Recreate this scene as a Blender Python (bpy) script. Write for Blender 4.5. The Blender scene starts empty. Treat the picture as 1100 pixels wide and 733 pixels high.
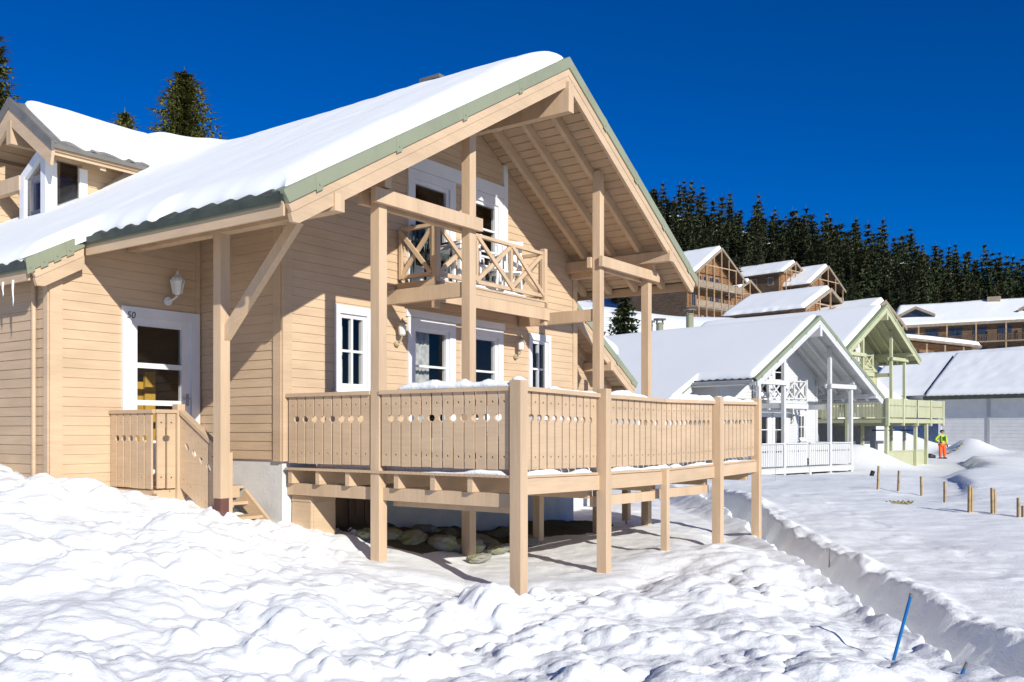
import bpy, bmesh, math, random
import numpy as np
from mathutils import Vector, Matrix
from mathutils.geometry import tessellate_polygon

random.seed(7)
SC = bpy.context.scene
COL = SC.collection
PI = math.pi

# ------------------------------------------------------------------ helpers
class MB:
    """collects faces; build() links them as one mesh object"""
    def __init__(self):
        self.v = []; self.f = []
    def add(self, vs, fs):
        o = len(self.v)
        self.v.extend([tuple(p) for p in vs])
        self.f.extend([tuple(i + o for i in f) for f in fs])
    def box(self, x0, x1, y0, y1, z0, z1):
        if x0 > x1: x0, x1 = x1, x0
        if y0 > y1: y0, y1 = y1, y0
        if z0 > z1: z0, z1 = z1, z0
        self.add([(x0,y0,z0),(x1,y0,z0),(x1,y1,z0),(x0,y1,z0),(x0,y0,z1),(x1,y0,z1),(x1,y1,z1),(x0,y1,z1)],
                 [(0,3,2,1),(4,5,6,7),(0,1,5,4),(1,2,6,5),(2,3,7,6),(3,0,4,7)])
    def beam(self, p, q, w, h, up=(0,0,1)):
        p = Vector(p); q = Vector(q); d = (q-p).normalized()
        s = d.cross(Vector(up))
        if s.length < 1e-4: s = d.cross(Vector((1,0,0)))
        s.normalize(); u = s.cross(d).normalized()
        vs = []
        for c in (p, q):
            for a, b in ((-1,-1),(1,-1),(1,1),(-1,1)):
                vs.append(c + s*(a*w/2) + u*(b*h/2))
        self.add(vs, [(0,1,2,3),(7,6,5,4),(0,4,5,1),(1,5,6,2),(2,6,7,3),(3,7,4,0)])
    def tube(self, pts, rad, n=8, cap=True):
        pts = [Vector(p) for p in pts]
        if not isinstance(rad, (list, tuple)): rad = [rad]*len(pts)
        vs = []; fs = []
        for i, p in enumerate(pts):
            d = (pts[min(i+1,len(pts)-1)] - pts[max(i-1,0)]).normalized()
            s = d.cross(Vector((0,0,1)))
            if s.length < 1e-3: s = Vector((1,0,0))
            s.normalize(); u = s.cross(d)
            for k in range(n):
                a = 2*PI*k/n
                vs.append(p + (s*math.cos(a) + u*math.sin(a))*rad[i])
        for i in range(len(pts)-1):
            for k in range(n):
                fs.append((i*n+k, i*n+(k+1)%n, (i+1)*n+(k+1)%n, (i+1)*n+k))
        if cap:
            fs.append(tuple(range(n-1,-1,-1))); fs.append(tuple((len(pts)-1)*n+k for k in range(n)))
        self.add(vs, fs)
    def prism(self, loops, fn, t0, t1):
        """loops: outer polygon and holes in 2D (a, b); fn(a, b, t) -> point"""
        tris = tessellate_polygon([[Vector((a,b,0)) for a,b in l] for l in loops])
        flat = [p for l in loops for p in l]
        n = len(flat)
        vs = [fn(a,b,t1) for a,b in flat] + [fn(a,b,t0) for a,b in flat]
        fs = [tuple(t) for t in tris] + [tuple(i+n for i in reversed(t)) for t in tris]
        o = 0
        for l in loops:
            m = len(l)
            for i in range(m):
                a, b = o+i, o+(i+1)%m
                fs.append((a, b, b+n, a+n))
            o += m
        self.add(vs, fs)
    def build(self, name, mat, parent=None, mir=1, smooth=False, recalc=True):
        me = bpy.data.meshes.new(name)
        me.from_pydata([(x, y*mir, z) for x,y,z in self.v], [], self.f)
        me.materials.append(mat)
        if recalc:
            bm = bmesh.new(); bm.from_mesh(me); bmesh.ops.recalc_face_normals(bm, faces=bm.faces); bm.to_mesh(me); bm.free()
        if smooth: me.polygons.foreach_set('use_smooth', [True]*len(me.polygons))
        me.update()
        o = bpy.data.objects.new(name, me); COL.objects.link(o)
        if parent: o.parent = parent
        return o

def tag(o, label=None, cat=None, group=None, kind=None):
    if label: o['label'] = label
    if cat: o['category'] = cat
    if group: o['group'] = group
    if kind: o['kind'] = kind
    return o
def empty(name, loc, rz=0, **k):
    o = bpy.data.objects.new(name, None); COL.objects.link(o)
    o.location = loc; o.rotation_euler = (0,0,rz); o.empty_display_size = .3
    tag(o, **k); return o

# ------------------------------------------------------------------ noise (numpy)
def _hash(ix, iy, seed):
    h = (ix*374761393 + iy*668265263 + seed*974634721) & 0xffffffff
    h = ((h ^ (h >> 13)) * 1274126177) & 0xffffffff
    return ((h ^ (h >> 16)) & 0xffff) / 65535.0
def vnoise(x, y, seed=0):
    x = np.asarray(x, float); y = np.asarray(y, float)
    ix = np.floor(x).astype(np.int64); iy = np.floor(y).astype(np.int64)
    fx = x-ix; fy = y-iy
    ux = fx*fx*fx*(fx*(fx*6-15)+10); uy = fy*fy*fy*(fy*(fy*6-15)+10)
    a = _hash(ix,iy,seed); b = _hash(ix+1,iy,seed); c = _hash(ix,iy+1,seed); d = _hash(ix+1,iy+1,seed)
    return (a*(1-ux)+b*ux)*(1-uy) + (c*(1-ux)+d*ux)*uy - .5
def fbm(x, y, seed=0, oct=4, gain=.5):
    s = 0; a = 1; 
    for i in range(oct):
        s = s + a*vnoise(x*2**i+i*17.3, y*2**i-i*9.1, seed+i); a *= gain
    return s
def clods(x, y, seed, dens=1.0, flat=.5):
    """rounded lumps of broken snow: max over cells of bumps with varied radius and height"""
    x = np.asarray(x, float); y = np.asarray(y, float)
    ix = np.floor(x).astype(np.int64); iy = np.floor(y).astype(np.int64)
    out = np.zeros_like(x)
    for dx in (-1,0,1):
        for dy in (-1,0,1):
            cx, cy = ix+dx, iy+dy
            px = cx + _hash(cx,cy,seed); py = cy + _hash(cx,cy,seed+1)
            r = .35 + .55*_hash(cx,cy,seed+2); h = _hash(cx,cy,seed+3)
            on = (_hash(cx,cy,seed+4) < dens)
            an = _hash(cx,cy,seed+5)*PI; st = .6+.8*_hash(cx,cy,seed+6)
            ux = (x-px)*np.cos(an)+(y-py)*np.sin(an); uy = (-(x-px)*np.sin(an)+(y-py)*np.cos(an))*st
            q = np.clip(1-(ux*ux+uy*uy)/(r*r), 0, 1)
            out = np.maximum(out, on*h*r*q**flat)
    return out
def sstep(a, b, x):
    t = np.clip((np.asarray(x,float)-a)/(b-a), 0, 1); return t*t*(3-2*t)

# ------------------------------------------------------------------ materials
def new_mat(name):
    m = bpy.data.materials.new(name); m.use_nodes = True
    nt = m.node_tree; b = nt.nodes['Principled BSDF']
    return m, nt, b
def N(nt, t, **k):
    n = nt.nodes.new(t)
    for a, v in k.items(): setattr(n, a, v)
    return n
def paint(name, col, rough=.55, var=.06, scale=3.0, bump=.12, stretch=(1,1,1), dirt=None, spec=.35, grain=None):
    """slightly uneven painted / natural surface: colour mottling and fine relief"""
    m, nt, b = new_mat(name)
    tc = N(nt,'ShaderNodeTexCoord'); mp = N(nt,'ShaderNodeMapping'); mp.inputs['Scale'].default_value = stretch
    nt.links.new(tc.outputs['Object'], mp.inputs['Vector'])
    n1 = N(nt,'ShaderNodeTexNoise'); n1.inputs['Scale'].default_value = scale; n1.inputs['Detail'].default_value = 6
    nt.links.new(mp.outputs['Vector'], n1.inputs['Vector'])
    rp = N(nt,'ShaderNodeValToRGB'); e = rp.color_ramp.elements
    lo = [c*(1-var*1.6) for c in col[:3]]; hi = [min(1,c*(1+var)) for c in col[:3]]
    if dirt: lo = dirt
    e[0].position = .28; e[0].color = (*lo,1); e[1].position = .62; e[1].color = (*hi,1)
    nt.links.new(n1.outputs['Fac'], rp.inputs['Fac'])
    oi = N(nt,'ShaderNodeObjectInfo')
    hs = N(nt,'ShaderNodeHueSaturation')
    mr = N(nt,'ShaderNodeMapRange'); mr.inputs['To Min'].default_value = .94; mr.inputs['To Max'].default_value = 1.05
    nt.links.new(oi.outputs['Random'], mr.inputs['Value']); nt.links.new(mr.outputs['Result'], hs.inputs['Value'])
    nt.links.new(rp.outputs['Color'], hs.inputs['Color']); nt.links.new(hs.outputs['Color'], b.inputs['Base Color'])
    b.inputs['Roughness'].default_value = rough; b.inputs['Specular IOR Level'].default_value = spec
    if grain:
        gm = N(nt,'ShaderNodeMapping'); gm.inputs['Scale'].default_value = grain
        nt.links.new(tc.outputs['Object'], gm.inputs['Vector'])
        gn = N(nt,'ShaderNodeTexNoise'); gn.inputs['Scale'].default_value = 1; gn.inputs['Detail'].default_value = 8; gn.inputs['Roughness'].default_value = .65
        nt.links.new(gm.outputs['Vector'], gn.inputs['Vector'])
        gr = N(nt,'ShaderNodeMapRange'); gr.inputs['From Min'].default_value=.3; gr.inputs['From Max'].default_value=.7; gr.inputs['To Min'].default_value = .925; gr.inputs['To Max'].default_value = 1.06
        nt.links.new(gn.outputs['Fac'], gr.inputs['Value'])
        mm = N(nt,'ShaderNodeMix', data_type='RGBA', blend_type='MULTIPLY'); mm.inputs['Factor'].default_value = 1
        nt.links.new(hs.outputs['Color'], mm.inputs['A']); nt.links.new(gr.outputs['Result'], mm.inputs['B']); nt.links.new(mm.outputs['Result'], b.inputs['Base Color'])
    if bump:
        n2 = N(nt,'ShaderNodeTexNoise'); n2.inputs['Scale'].default_value = scale*9; n2.inputs['Detail'].default_value = 5
        nt.links.new(mp.outputs['Vector'], n2.inputs['Vector'])
        bp = N(nt,'ShaderNodeBump'); bp.inputs['Strength'].default_value = bump; bp.inputs['Distance'].default_value = .02
        nt.links.new(n2.outputs['Fac'], bp.inputs['Height']); nt.links.new(bp.outputs['Normal'], b.inputs['Normal'])
    return m
def snow_mat(name, col=(.872,.886,.866), s1=2.2, s2=26, str1=.35, str2=.3, d1=.06):
    m, nt, b = new_mat(name)
    tc = N(nt,'ShaderNodeTexCoord')
    a = N(nt,'ShaderNodeTexNoise'); a.inputs['Scale'].default_value = s1; a.inputs['Detail'].default_value = 5
    c = N(nt,'ShaderNodeTexNoise'); c.inputs['Scale'].default_value = s2; c.inputs['Detail'].default_value = 4
    for n in (a,c): nt.links.new(tc.outputs['Object'], n.inputs['Vector'])
    b1 = N(nt,'ShaderNodeBump'); b1.inputs['Strength'].default_value = str1; b1.inputs['Distance'].default_value = d1
    b2 = N(nt,'ShaderNodeBump'); b2.inputs['Strength'].default_value = str2; b2.inputs['Distance'].default_value = .02
    nt.links.new(a.outputs['Fac'], b1.inputs['Height']); nt.links.new(c.outputs['Fac'], b2.inputs['Height'])
    nt.links.new(b1.outputs['Normal'], b2.inputs['Normal']); nt.links.new(b2.outputs['Normal'], b.inputs['Normal'])
    b.inputs['Base Color'].default_value = (*col,1); b.inputs['Roughness'].default_value = .75
    b.inputs['Specular IOR Level'].default_value = .25
    return m
def glass_mat(name, tint=(.88,.9,.9)):
    m, nt, b = new_mat(name); nt.nodes.remove(b)
    out = nt.nodes['Material Output']
    t = N(nt,'ShaderNodeBsdfTransparent'); t.inputs['Color'].default_value = (*tint,1)
    g = N(nt,'ShaderNodeBsdfGlossy'); g.inputs['Roughness'].default_value = .02
    fr = N(nt,'ShaderNodeFresnel'); fr.inputs['IOR'].default_value = 1.5
    mx = N(nt,'ShaderNodeMixShader')
    nt.links.new(fr.outputs['Fac'], mx.inputs['Fac']); nt.links.new(t.outputs['BSDF'], mx.inputs[1]); nt.links.new(g.outputs['BSDF'], mx.inputs[2])
    nt.links.new(mx.outputs['Shader'], out.inputs['Surface'])
    return m
def leaf_mat(name, col, tip, hmax):
    """needles: random darker/lighter per tree, browner cone-bearing tops (object height)"""
    m, nt, b = new_mat(name)
    tc = N(nt,'ShaderNodeTexCoord')
    n = N(nt,'ShaderNodeTexNoise'); n.inputs['Scale'].default_value = 1.3; n.inputs['Detail'].default_value = 4
    nt.links.new(tc.outputs['Object'], n.inputs['Vector'])
    rp = N(nt,'ShaderNodeValToRGB'); e = rp.color_ramp.elements
    e[0].position = .35; e[0].color = (col[0]*.6,col[1]*.65,col[2]*.6,1); e[1].position = .68; e[1].color = (col[0]*1.45,col[1]*1.35,col[2]*1.1,1)
    nt.links.new(n.outputs['Fac'], rp.inputs['Fac'])
    sp = N(nt,'ShaderNodeSeparateXYZ'); nt.links.new(tc.outputs['Object'], sp.inputs['Vector'])
    mr = N(nt,'ShaderNodeMapRange'); mr.inputs['From Min'].default_value = hmax*.55; mr.inputs['From Max'].default_value = hmax
    nt.links.new(sp.outputs['Z'], mr.inputs['Value'])
    oi = N(nt,'ShaderNodeObjectInfo'); mu = N(nt,'ShaderNodeMath', operation='MULTIPLY')
    nt.links.new(mr.outputs['Result'], mu.inputs[0]); nt.links.new(oi.outputs['Random'], mu.inputs[1])
    mx = N(nt,'ShaderNodeMix', data_type='RGBA')
    nt.links.new(mu.outputs['Value'], mx.inputs['Factor']); nt.links.new(rp.outputs['Color'], mx.inputs['A']); mx.inputs['B'].default_value = (*tip,1)
    hs = N(nt,'ShaderNodeHueSaturation'); m2 = N(nt,'ShaderNodeMapRange'); m2.inputs['To Min'].default_value = .6; m2.inputs['To Max'].default_value = 1.9
    nt.links.new(oi.outputs['Random'], m2.inputs['Value']); nt.links.new(m2.outputs['Result'], hs.inputs['Value'])
    nt.links.new(mx.outputs['Result'], hs.inputs['Color']); nt.links.new(hs.outputs['Color'], b.inputs['Base Color'])
    b.inputs['Roughness'].default_value = .7; b.inputs['Specular IOR Level'].default_value = .2
    return m

M = {}
BEIGE = (.545,.394,.250)
M['beige'] = paint('beige_paint', BEIGE, var=.06, scale=1.2, stretch=(1,1,3), grain=(2.2,2.2,34))
M['beige_post'] = paint('beige_post_paint', (.55,.396,.252), var=.08, scale=1.0, stretch=(4,4,.6), grain=(38,38,2.0))
M['white'] = paint('white_gloss', (.70,.70,.70), rough=.4, var=.03, bump=.04)
M['flash'] = paint('green_metal', (.25,.27,.178), rough=.45, var=.06, scale=2, bump=.03, spec=.5)
M['tile'] = paint('dark_green_tile', (.055,.062,.045), rough=.5, var=.15, scale=5)
M['darkmetal'] = paint('weathered_metal', (.16,.15,.13), rough=.45, var=.1, scale=4, bump=.05, spec=.5)
M['found'] = paint('white_render', (.58,.575,.55), rough=.85, var=.06, scale=3, bump=.25)
M['boot'] = paint('red_brown_steel', (.13,.055,.045), rough=.5, var=.15)
M['glass'] = glass_mat('window_glass')
M['curtain'] = paint('net_curtain', (.42,.41,.39), rough=.9, var=.25, scale=9, bump=.2)
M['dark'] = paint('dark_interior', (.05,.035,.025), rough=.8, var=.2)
M['yellow'] = paint('yellow_pine', (.55,.32,.05), rough=.5, var=.2, scale=2, stretch=(6,6,1))
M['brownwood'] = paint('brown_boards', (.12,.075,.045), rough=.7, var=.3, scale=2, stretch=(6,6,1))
M['steel'] = paint('grey_steel', (.32,.32,.33), rough=.35, var=.08, spec=.6)
M['black'] = paint('black_plastic', (.02,.02,.022), rough=.45, var=.1)
M['snow'] = snow_mat('snow', s1=6, str1=.35, d1=.04, s2=38, str2=.35)
M['roofsnow'] = snow_mat('roof_snow_surface', s1=.7, str1=.10, d1=.1, str2=.12)
M['packed'] = snow_mat('packed_snow', col=(.78,.80,.83), s1=4, s2=40, str1=.4)
M['opal'] = paint('lamp_glass', (.72,.70,.62), rough=.2, var=.02, bump=0, spec=.6)
M['brass'] = paint('lamp_metal', (.42,.36,.22), rough=.35, var=.1, bump=0, spec=.6)
M['orange'] = paint('orange_laminate', (.62,.17,.04), rough=.4, var=.06)
M['rock'] = paint('mossy_rock', (.24,.23,.20), rough=.9, var=.2, scale=5, bump=.6, dirt=(.22,.23,.06))
M['ice'] = paint('ice', (.75,.8,.85), rough=.15, var=.05, bump=.1)

# ------------------------------------------------------------------ terrain (r = east of the camera axis, f = ahead of the camera)
def hill(r, f):
    r = np.asarray(r,float); f = np.asarray(f,float)
    q = r/np.maximum(f,5)
    b = np.interp(f, [0,45,62,95,145], [0,.1,.4,14.2,18.2])
    b = b*(1-.38*sstep(.33,.47,q))
    k = np.interp(q, [-.6,.15,.25,.35,.45,.555,.8], [.34,.365,.31,.275,.285,.215,.15])
    b = b + np.clip(f-145,0,160)*k
    return b
def path_c(f): return np.interp(f, [0,12,16,18.5,22,30], [4.22,4.22,4.55,4.75,5.0,5.2])
def path_n(f): return np.interp(f, [0,12,15.7,20,30], [3.80,3.82,4.32,4.6,4.8])
def path_f(f): return np.interp(f, [0,6,10,13,16,18.5,22,30], [4.75,4.7,4.62,4.6,4.82,5.05,5.4,5.7])
def terrain(r, f, detail=True):
    r = np.asarray(r,float); f = np.asarray(f,float)
    z = np.full(r.shape, -1.76)
    left = np.clip(-r-.55,0,None)
    z = z + np.where(left<7, .225*left, .225*7+.05*(left-7))*(.45+.55*sstep(4.5,10.5,f))
    z = z + np.clip(f-16,0,40)*.045*sstep(-1,-6,r)
    z = z - .12*sstep(2.2,5,r)*sstep(4,9,f) - .12*sstep(3.9,4.6,r)*(1-sstep(14,24,f))
    z = z + .34*np.exp(-(((r-2.95)/.95)**2 + ((f-12.2)/1.5)**2)) + .12*np.exp(-(((r-2.2)/.9)**2 + ((f-9.0)/1.6)**2))
    z = z + .10*np.exp(-(((r-.3)/.7)**2 + ((f-9.2)/.55)**2)) + .16*np.exp(-(((r+1.0)/1.0)**2 + ((f-9.4)/.8)**2))
    z = z + hill(r,f)
    # mounds round the far houses and beside the skier
    z = z + .35*np.exp(-(((r-32.5)/2.2)**2 + ((f-57)/4)**2)) + 1.15*np.exp(-(((r-16.2)/1.9)**2 + ((f-43.5)/2.2)**2)) + 1.1*np.exp(-(((r-30.0)/1.3)**2+((f-60.5)/2.0)**2))
    # the far piste: its right bank
    q = r/np.maximum(f,5)
    pl = np.interp(f,[16,22,32,54,62],[.50,.475,.485,.505,.51])
    wv = .012*np.sin(f*.35)
    z = z + ((.14+.22*sstep(26,44,f))*(1-sstep(.0,.10,q-pl-wv-.02)*.75))*sstep(.0,.010,q-pl-wv)*sstep(20,25,f)*(1-sstep(50,56,f)) - .06*np.exp(-((q-pl+.03)/.03)**2)*sstep(18,24,f)*(1-sstep(56,62,f))
    z = z + .20*np.exp(-(((r+4.3)/1.3)**2 + ((f-11.3)/.8)**2))
    z = z + .36*np.interp(f,[7,21,27,37],[0,.93,1.0,0])*sstep(3.8,4.6,r)*(1-sstep(24,30,r))
    # big soft undulation
    und = fbm(r*.16,f*.16,3,3)
    z = z + und*.16*sstep(5,16,np.hypot(r-3,f-8))*(1-sstep(40,60,f)*.3) + fbm(r*.04,f*.04,5,3)*2.2*sstep(60,110,f)
    # cut path: rows of a shovelled trench
    wn = path_n(f)+.16*vnoise(f*1.7,r*0+3.1,21)+.10*vnoise(f*5,r*0,22)
    wf = path_f(f)+.16*vnoise(f*.9,r*0+7.7,23)+.07*vnoise(f*3.1,r*0,24)+.02*vnoise(f*11,r*0,27)
    on = 1-sstep(24,26,f)
    rim = .085*np.exp(-((r-wf-.16)/.17)**2)*on*(.45+fbm(f*1.5,r*1.5,28,2)*1.3+clods(r*3.3,f*2.7,29,.35,.5)*.9+fbm(f*6,r*6,25,3)*.6)
    cut = sstep(-.10,.04,r-wn)*(1-np.clip((r-wf+.40)/.44,0,1)**.85)*on
    floor = -2.42 + .02*vnoise(r*4,f*4,26)
    if detail:
        heap = (1-sstep(3.4,4.0,r))*(1-sstep(16,20,f))*(1-.0*f)
        under = sstep(-2.2,-1.2,r)*(1-sstep(.9,1.7,r-(f-10.5)*.42))*sstep(9.9,10.6,f)   # trodden ground below the deck
        heap = heap*(1-.85*under)
        big = clods(r*1.25+.15*vnoise(r*3,f*3,31), f*1.1, 41, .75, .8)
        mid = clods(r*2.9+.2*vnoise(r*5,f*5,32), f*2.5, 51, .7, .62)
        sml = clods(r*6.5+.2*vnoise(r*9,f*9,33), f*6.0, 61, .55, .6)
        msk = .35+1.3*np.clip(vnoise(r*.55,f*.55,35)+.45,0,1)
        smooth_patch = sstep(.12,.4,vnoise(r*.42+3.3,f*.5,36)+.25*sstep(-2,-5,r)*(1-sstep(5.5,8,f)))
        amp = .88*heap*msk*(1-.75*smooth_patch)
        tny = clods(r*13+.2*vnoise(r*17,f*17,45), f*12.3, 83, .5, .6)
        z = z + amp*(.15*big + .165*mid + .080*sml + .022*tny) + heap*(.13*fbm(r*.9,f*.9,37,3) + .035*fbm(r*4,f*4,38,3)) - .15*heap*(1-sstep(-3,-7,r)*.2)
        cr = np.exp(-(vnoise(r*2.1+.25*vnoise(r*6,f*6,48),f*1.8,47)/.035)**2)*sstep(.0,.25,vnoise(r*.9,f*.9,49))
        z = z - heap*.03*cr*(1-.5*smooth_patch)
        fld = (1-heap)*(1-sstep(50,70,f))
        z = z + fld*(.05*fbm(r*.8,f*.8,39,4) + .02*fbm(r*4,f*4,40,2))
        # a line of footprints and a loose crust on the open snow field
        tr = np.exp(-((r-(6.2+.09*(f-10)))/.35)**2)
        z = z - fld*tr*.02*sstep(.0,.12,vnoise(r*3,f*3,43))
        z = z + fld*.02*np.clip(clods(r*3.2,f*2.6,71,.5,.6)-.25,0,1)*np.clip(vnoise(r*.3,f*.3,44)*3,0,1)
    z = z + rim
    z = z*(1-cut) + np.minimum(z, floor)*cut
    return z
def th(r, f): return float(terrain(np.array([r]), np.array([f]))[0])
def tl(root, lx, ly, mir=1):
    """terrain height in a house's own coordinates"""
    p = root.matrix_basis @ Vector((lx, ly*mir, 0))
    return th(p.x, p.y) - root.location.z

def axis(parts):
    out = [parts[0][0]]
    for a, b, s in parts:
        n = max(1, int(round((b-a)/s)))
        out += list(a + (b-a)*np.arange(1,n+1)/n)
    return np.array(out)
def build_ground():
    gx = axis([(-420,-120,20),(-120,-40,5),(-40,-12,1.0),(-12,-6,.12),(-6,-4.2,.05),(-4.2,5.3,.024),(5.3,7,.05),(7,14,.14),(14,40,.4),(40,120,2.5),(120,420,20)])
    gy = axis([(-120,-20,10),(-20,2,1.0),(2,5,.12),(5,10.5,.026),(10.5,14,.045),(14,24,.08),(24,36,.2),(36,66,.5),(66,160,3),(160,420,13)])
    X, Y = np.meshgrid(gx, gy)
    Z = terrain(X, Y)
    nx, ny = len(gx), len(gy)
    co = np.stack([X,Y,Z],-1).reshape(-1,3).astype(np.float32)
    i = np.arange(ny*nx).reshape(ny,nx)
    quads = np.stack([i[:-1,:-1],i[:-1,1:],i[1:,1:],i[1:,:-1]],-1).reshape(-1,4).astype(np.int32)
    me = bpy.data.meshes.new('snow_ground')
    me.vertices.add(len(co)); me.vertices.foreach_set('co', co.ravel())
    me.loops.add(quads.size); me.loops.foreach_set('vertex_index', quads.ravel())
    me.polygons.add(len(quads)); me.polygons.foreach_set('loop_start', np.arange(0,quads.size,4,dtype=np.int32))
    me.polygons.foreach_set('loop_total', np.full(len(quads),4,dtype=np.int32))
    me.polygons.foreach_set('use_smooth', np.ones(len(quads),dtype=bool))
    me.update(calc_edges=True); me.validate()
    me.materials.append(M['snow'])
    o = bpy.data.objects.new('snow_ground', me); COL.objects.link(o)
    tag(o, 'snow covered ground with broken lumps in front and a smooth slope behind', 'snow ground', kind='structure')
build_ground()

# ------------------------------------------------------------------ chalet pieces
def PX(ax, const):
    """maps (along, height, out) of a wall plane to a point; ax 'x': wall facing +x, 'y': wall facing -y, 'Y': facing +y"""
    if ax == 'x': return lambda a,z,o: (const+o, a, z)
    if ax == 'y': return lambda a,z,o: (a, const-o, z)
    return lambda a,z,o: (a, const+o, z)
def slab(mb, fn, a0,a1,z0,z1,o0,o1):
    vs = [fn(a,z,o) for o in (o0,o1) for a,z in ((a0,z0),(a1,z0),(a1,z1),(a0,z1))]
    mb.add(vs, [(3,2,1,0),(4,5,6,7),(0,1,5,4),(1,2,6,5),(2,3,7,6),(3,0,4,7)])
def sided_wall(mb, ax, const, a0, a1, z0, z1, top=None, openings=(), row=.121, thick=.14):
    """clapboard wall: top(a) gives the height of a sloped upper edge; openings (a0,a1,z0,z1) are cut out"""
    fn = PX(ax, const)
    # backing with holes
    if top is None: outer = [(a0,z0),(a1,z0),(a1,z1),(a0,z1)]
    else:
        ks = sorted(set([a0,a1]+[a for a in top['k'] if a0 < a < a1]))
        outer = [(a0,z0),(a1,z0)] + [(a, min(z1,top['f'](a))) for a in reversed(ks)]
    mb.prism([outer]+[[(p,r),(p,s),(q,s),(q,r)] for p,q,r,s in openings], fn, -thick, -.002)
    z = z0; rng = random.Random(int(abs(const)*1000))
    while z < z1-.02:
        zt = min(z+row, z1); zm = (z+zt)/2
        lo0, hi0, lo1, hi1 = a0, a1, a0, a1
        if top is not None:
            def lim(h):
                A = [a0+(a1-a0)*i/400 for i in range(401)]
                ok = [a for a in A if top['f'](a) >= h]
                return (min(ok), max(ok)) if ok else None
            L0, L1 = lim(z), lim(zt)
            if L1 is None: break
            lo0,hi0 = L0; lo1,hi1 = L1
        segs = [(lo0,hi0,lo1,hi1)]
        for p,q,r,s in openings:
            if r < zm < s:
                ns = []
                for A,B,C,D in segs:
                    if q <= A or p >= B: ns.append((A,B,C,D)); continue
                    if p > A+.01: ns.append((A,p,C,p))
                    if q < B-.01: ns.append((q,B,q,D))
                segs = ns
        for A,B,C,D in segs:
            if B-A < .02: continue
            j = rng.uniform(-.001,.001)
            vs = [fn(A,z,.0),fn(B,z,.0),fn(B,z+.001,.0145+j),fn(A,z+.001,.0145+j),fn(C,zt-.003,.006),fn(D,zt-.003,.006),fn(D,zt-.003,0),fn(C,zt-.003,0)]
            mb.add(vs, [(0,1,2,3),(3,2,5,4),(4,5,6,7),(0,3,4,7),(1,6,5,2)])
        z += row

def window(parent, mats, ax, const, a0,a1,z0,z1, trim=.1, cols=2, rows=2, mir=1, door=False, curtain=True, name='window', head=0.0, cols_t=.035, outer=.04, gl=None):
    """a0..z1 is the outer size of the surround. white surround > sash, pane, curtain"""
    fn = PX(ax, const)
    f = MB()
    slab(f,fn,a0,a0+trim,z0,z1+head,-.12,outer); slab(f,fn,a1-trim,a1,z0,z1+head,-.12,outer)
    slab(f,fn,a0+trim,a1-trim,z1-trim,z1+head,-.12,outer-.003)
    if not door: slab(f,fn,a0-.02,a1+.02,z0-.05,z0+.0,-.1,outer+.035)
    slab(f,fn,a0+trim,a1-trim,z0,z0+(.06 if not door else .3),-.1,outer-.006)
    o = f.build(name, mats['trim'], parent, mir)
    s = MB(); b0,b1,c0,c1 = a0+trim,a1-trim,z0+(.06 if not door else .3),z1-trim
    st = .06
    slab(s,fn,b0,b0+st,c0,c1,-.08,.004); slab(s,fn,b1-st,b1,c0,c1,-.08,.004)
    slab(s,fn,b0+st,b1-st,c1-st,c1,-.08,.002); slab(s,fn,b0+st,b1-st,c0,c0+st,-.08,.002)
    for i in range(1,cols):
        a = b0+(b1-b0)*i/cols; slab(s,fn,a-cols_t/2,a+cols_t/2,c0+st,c1-st,-.06,-.002)
    for i in range(1,rows):
        z = c0+(c1-c0)*i/rows; slab(s,fn,b0+st,b1-st,z-cols_t/2,z+cols_t/2,-.055,-.006)
    s.build('sash', mats['trim'], o, mir)
    g = MB(); g.add([fn(b0+st,c0+st,-.04),fn(b1-st,c0+st,-.04),fn(b1-st,c1-st,-.04),fn(b0+st,c1-st,-.04)],[(0,1,2,3) if mir>0 else (3,2,1,0)]); g.build('pane', M['glass'], o, mir, recalc=False)
    if curtain:
        c = MB(); n = 28; vs=[]; fs=[]
        w = (b1-b0)*curtain if isinstance(curtain,float) else (b1-b0)
        for i in range(n+1):
            a = b0+w*i/n; k = .02*math.sin(i*1.7)+.012*math.sin(i*.6)
            vs += [fn(a,c0+.0,-.2+k), fn(a,c1-.0,-.2+k)]
        for i in range(n): fs.append((2*i,2*i+2,2*i+3,2*i+1))
        c.add(vs,fs); c.build('curtain', M['curtain'], o, mir, smooth=True, recalc=False)
    return o
def circle(cx, cy, r, n=10, a0=0): return [(cx+r*math.cos(a0+2*PI*i/n), cy+r*math.sin(a0+2*PI*i/n)) for i in range(n)]
def board_loops(w, zb, zt, ntl=True, ntr=True, zc=None, rb=.039, rs=.0135, detail=True):
    """one railing board: half-round bites in its edges, a small hole near each end"""
    pts = []
    pts.append((0,zb)); pts.append((w,zb))
    if ntr:
        for i in range(9):
            a = -PI/2 + PI*i/8; pts.append((w - rb*math.cos(a), zc + rb*math.sin(a)))
    pts.append((w,zt)); pts.append((0,zt))
    if ntl:
        for i in range(9):
            a = PI/2 - PI*i/8; pts.append((rb*math.cos(a), zc + rb*math.sin(a)))
    L = [pts]
    if detail:
        for zz in (zt-.115, zb+.135): L.append(circle(w/2, zz, rs, 8))
    return L
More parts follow.
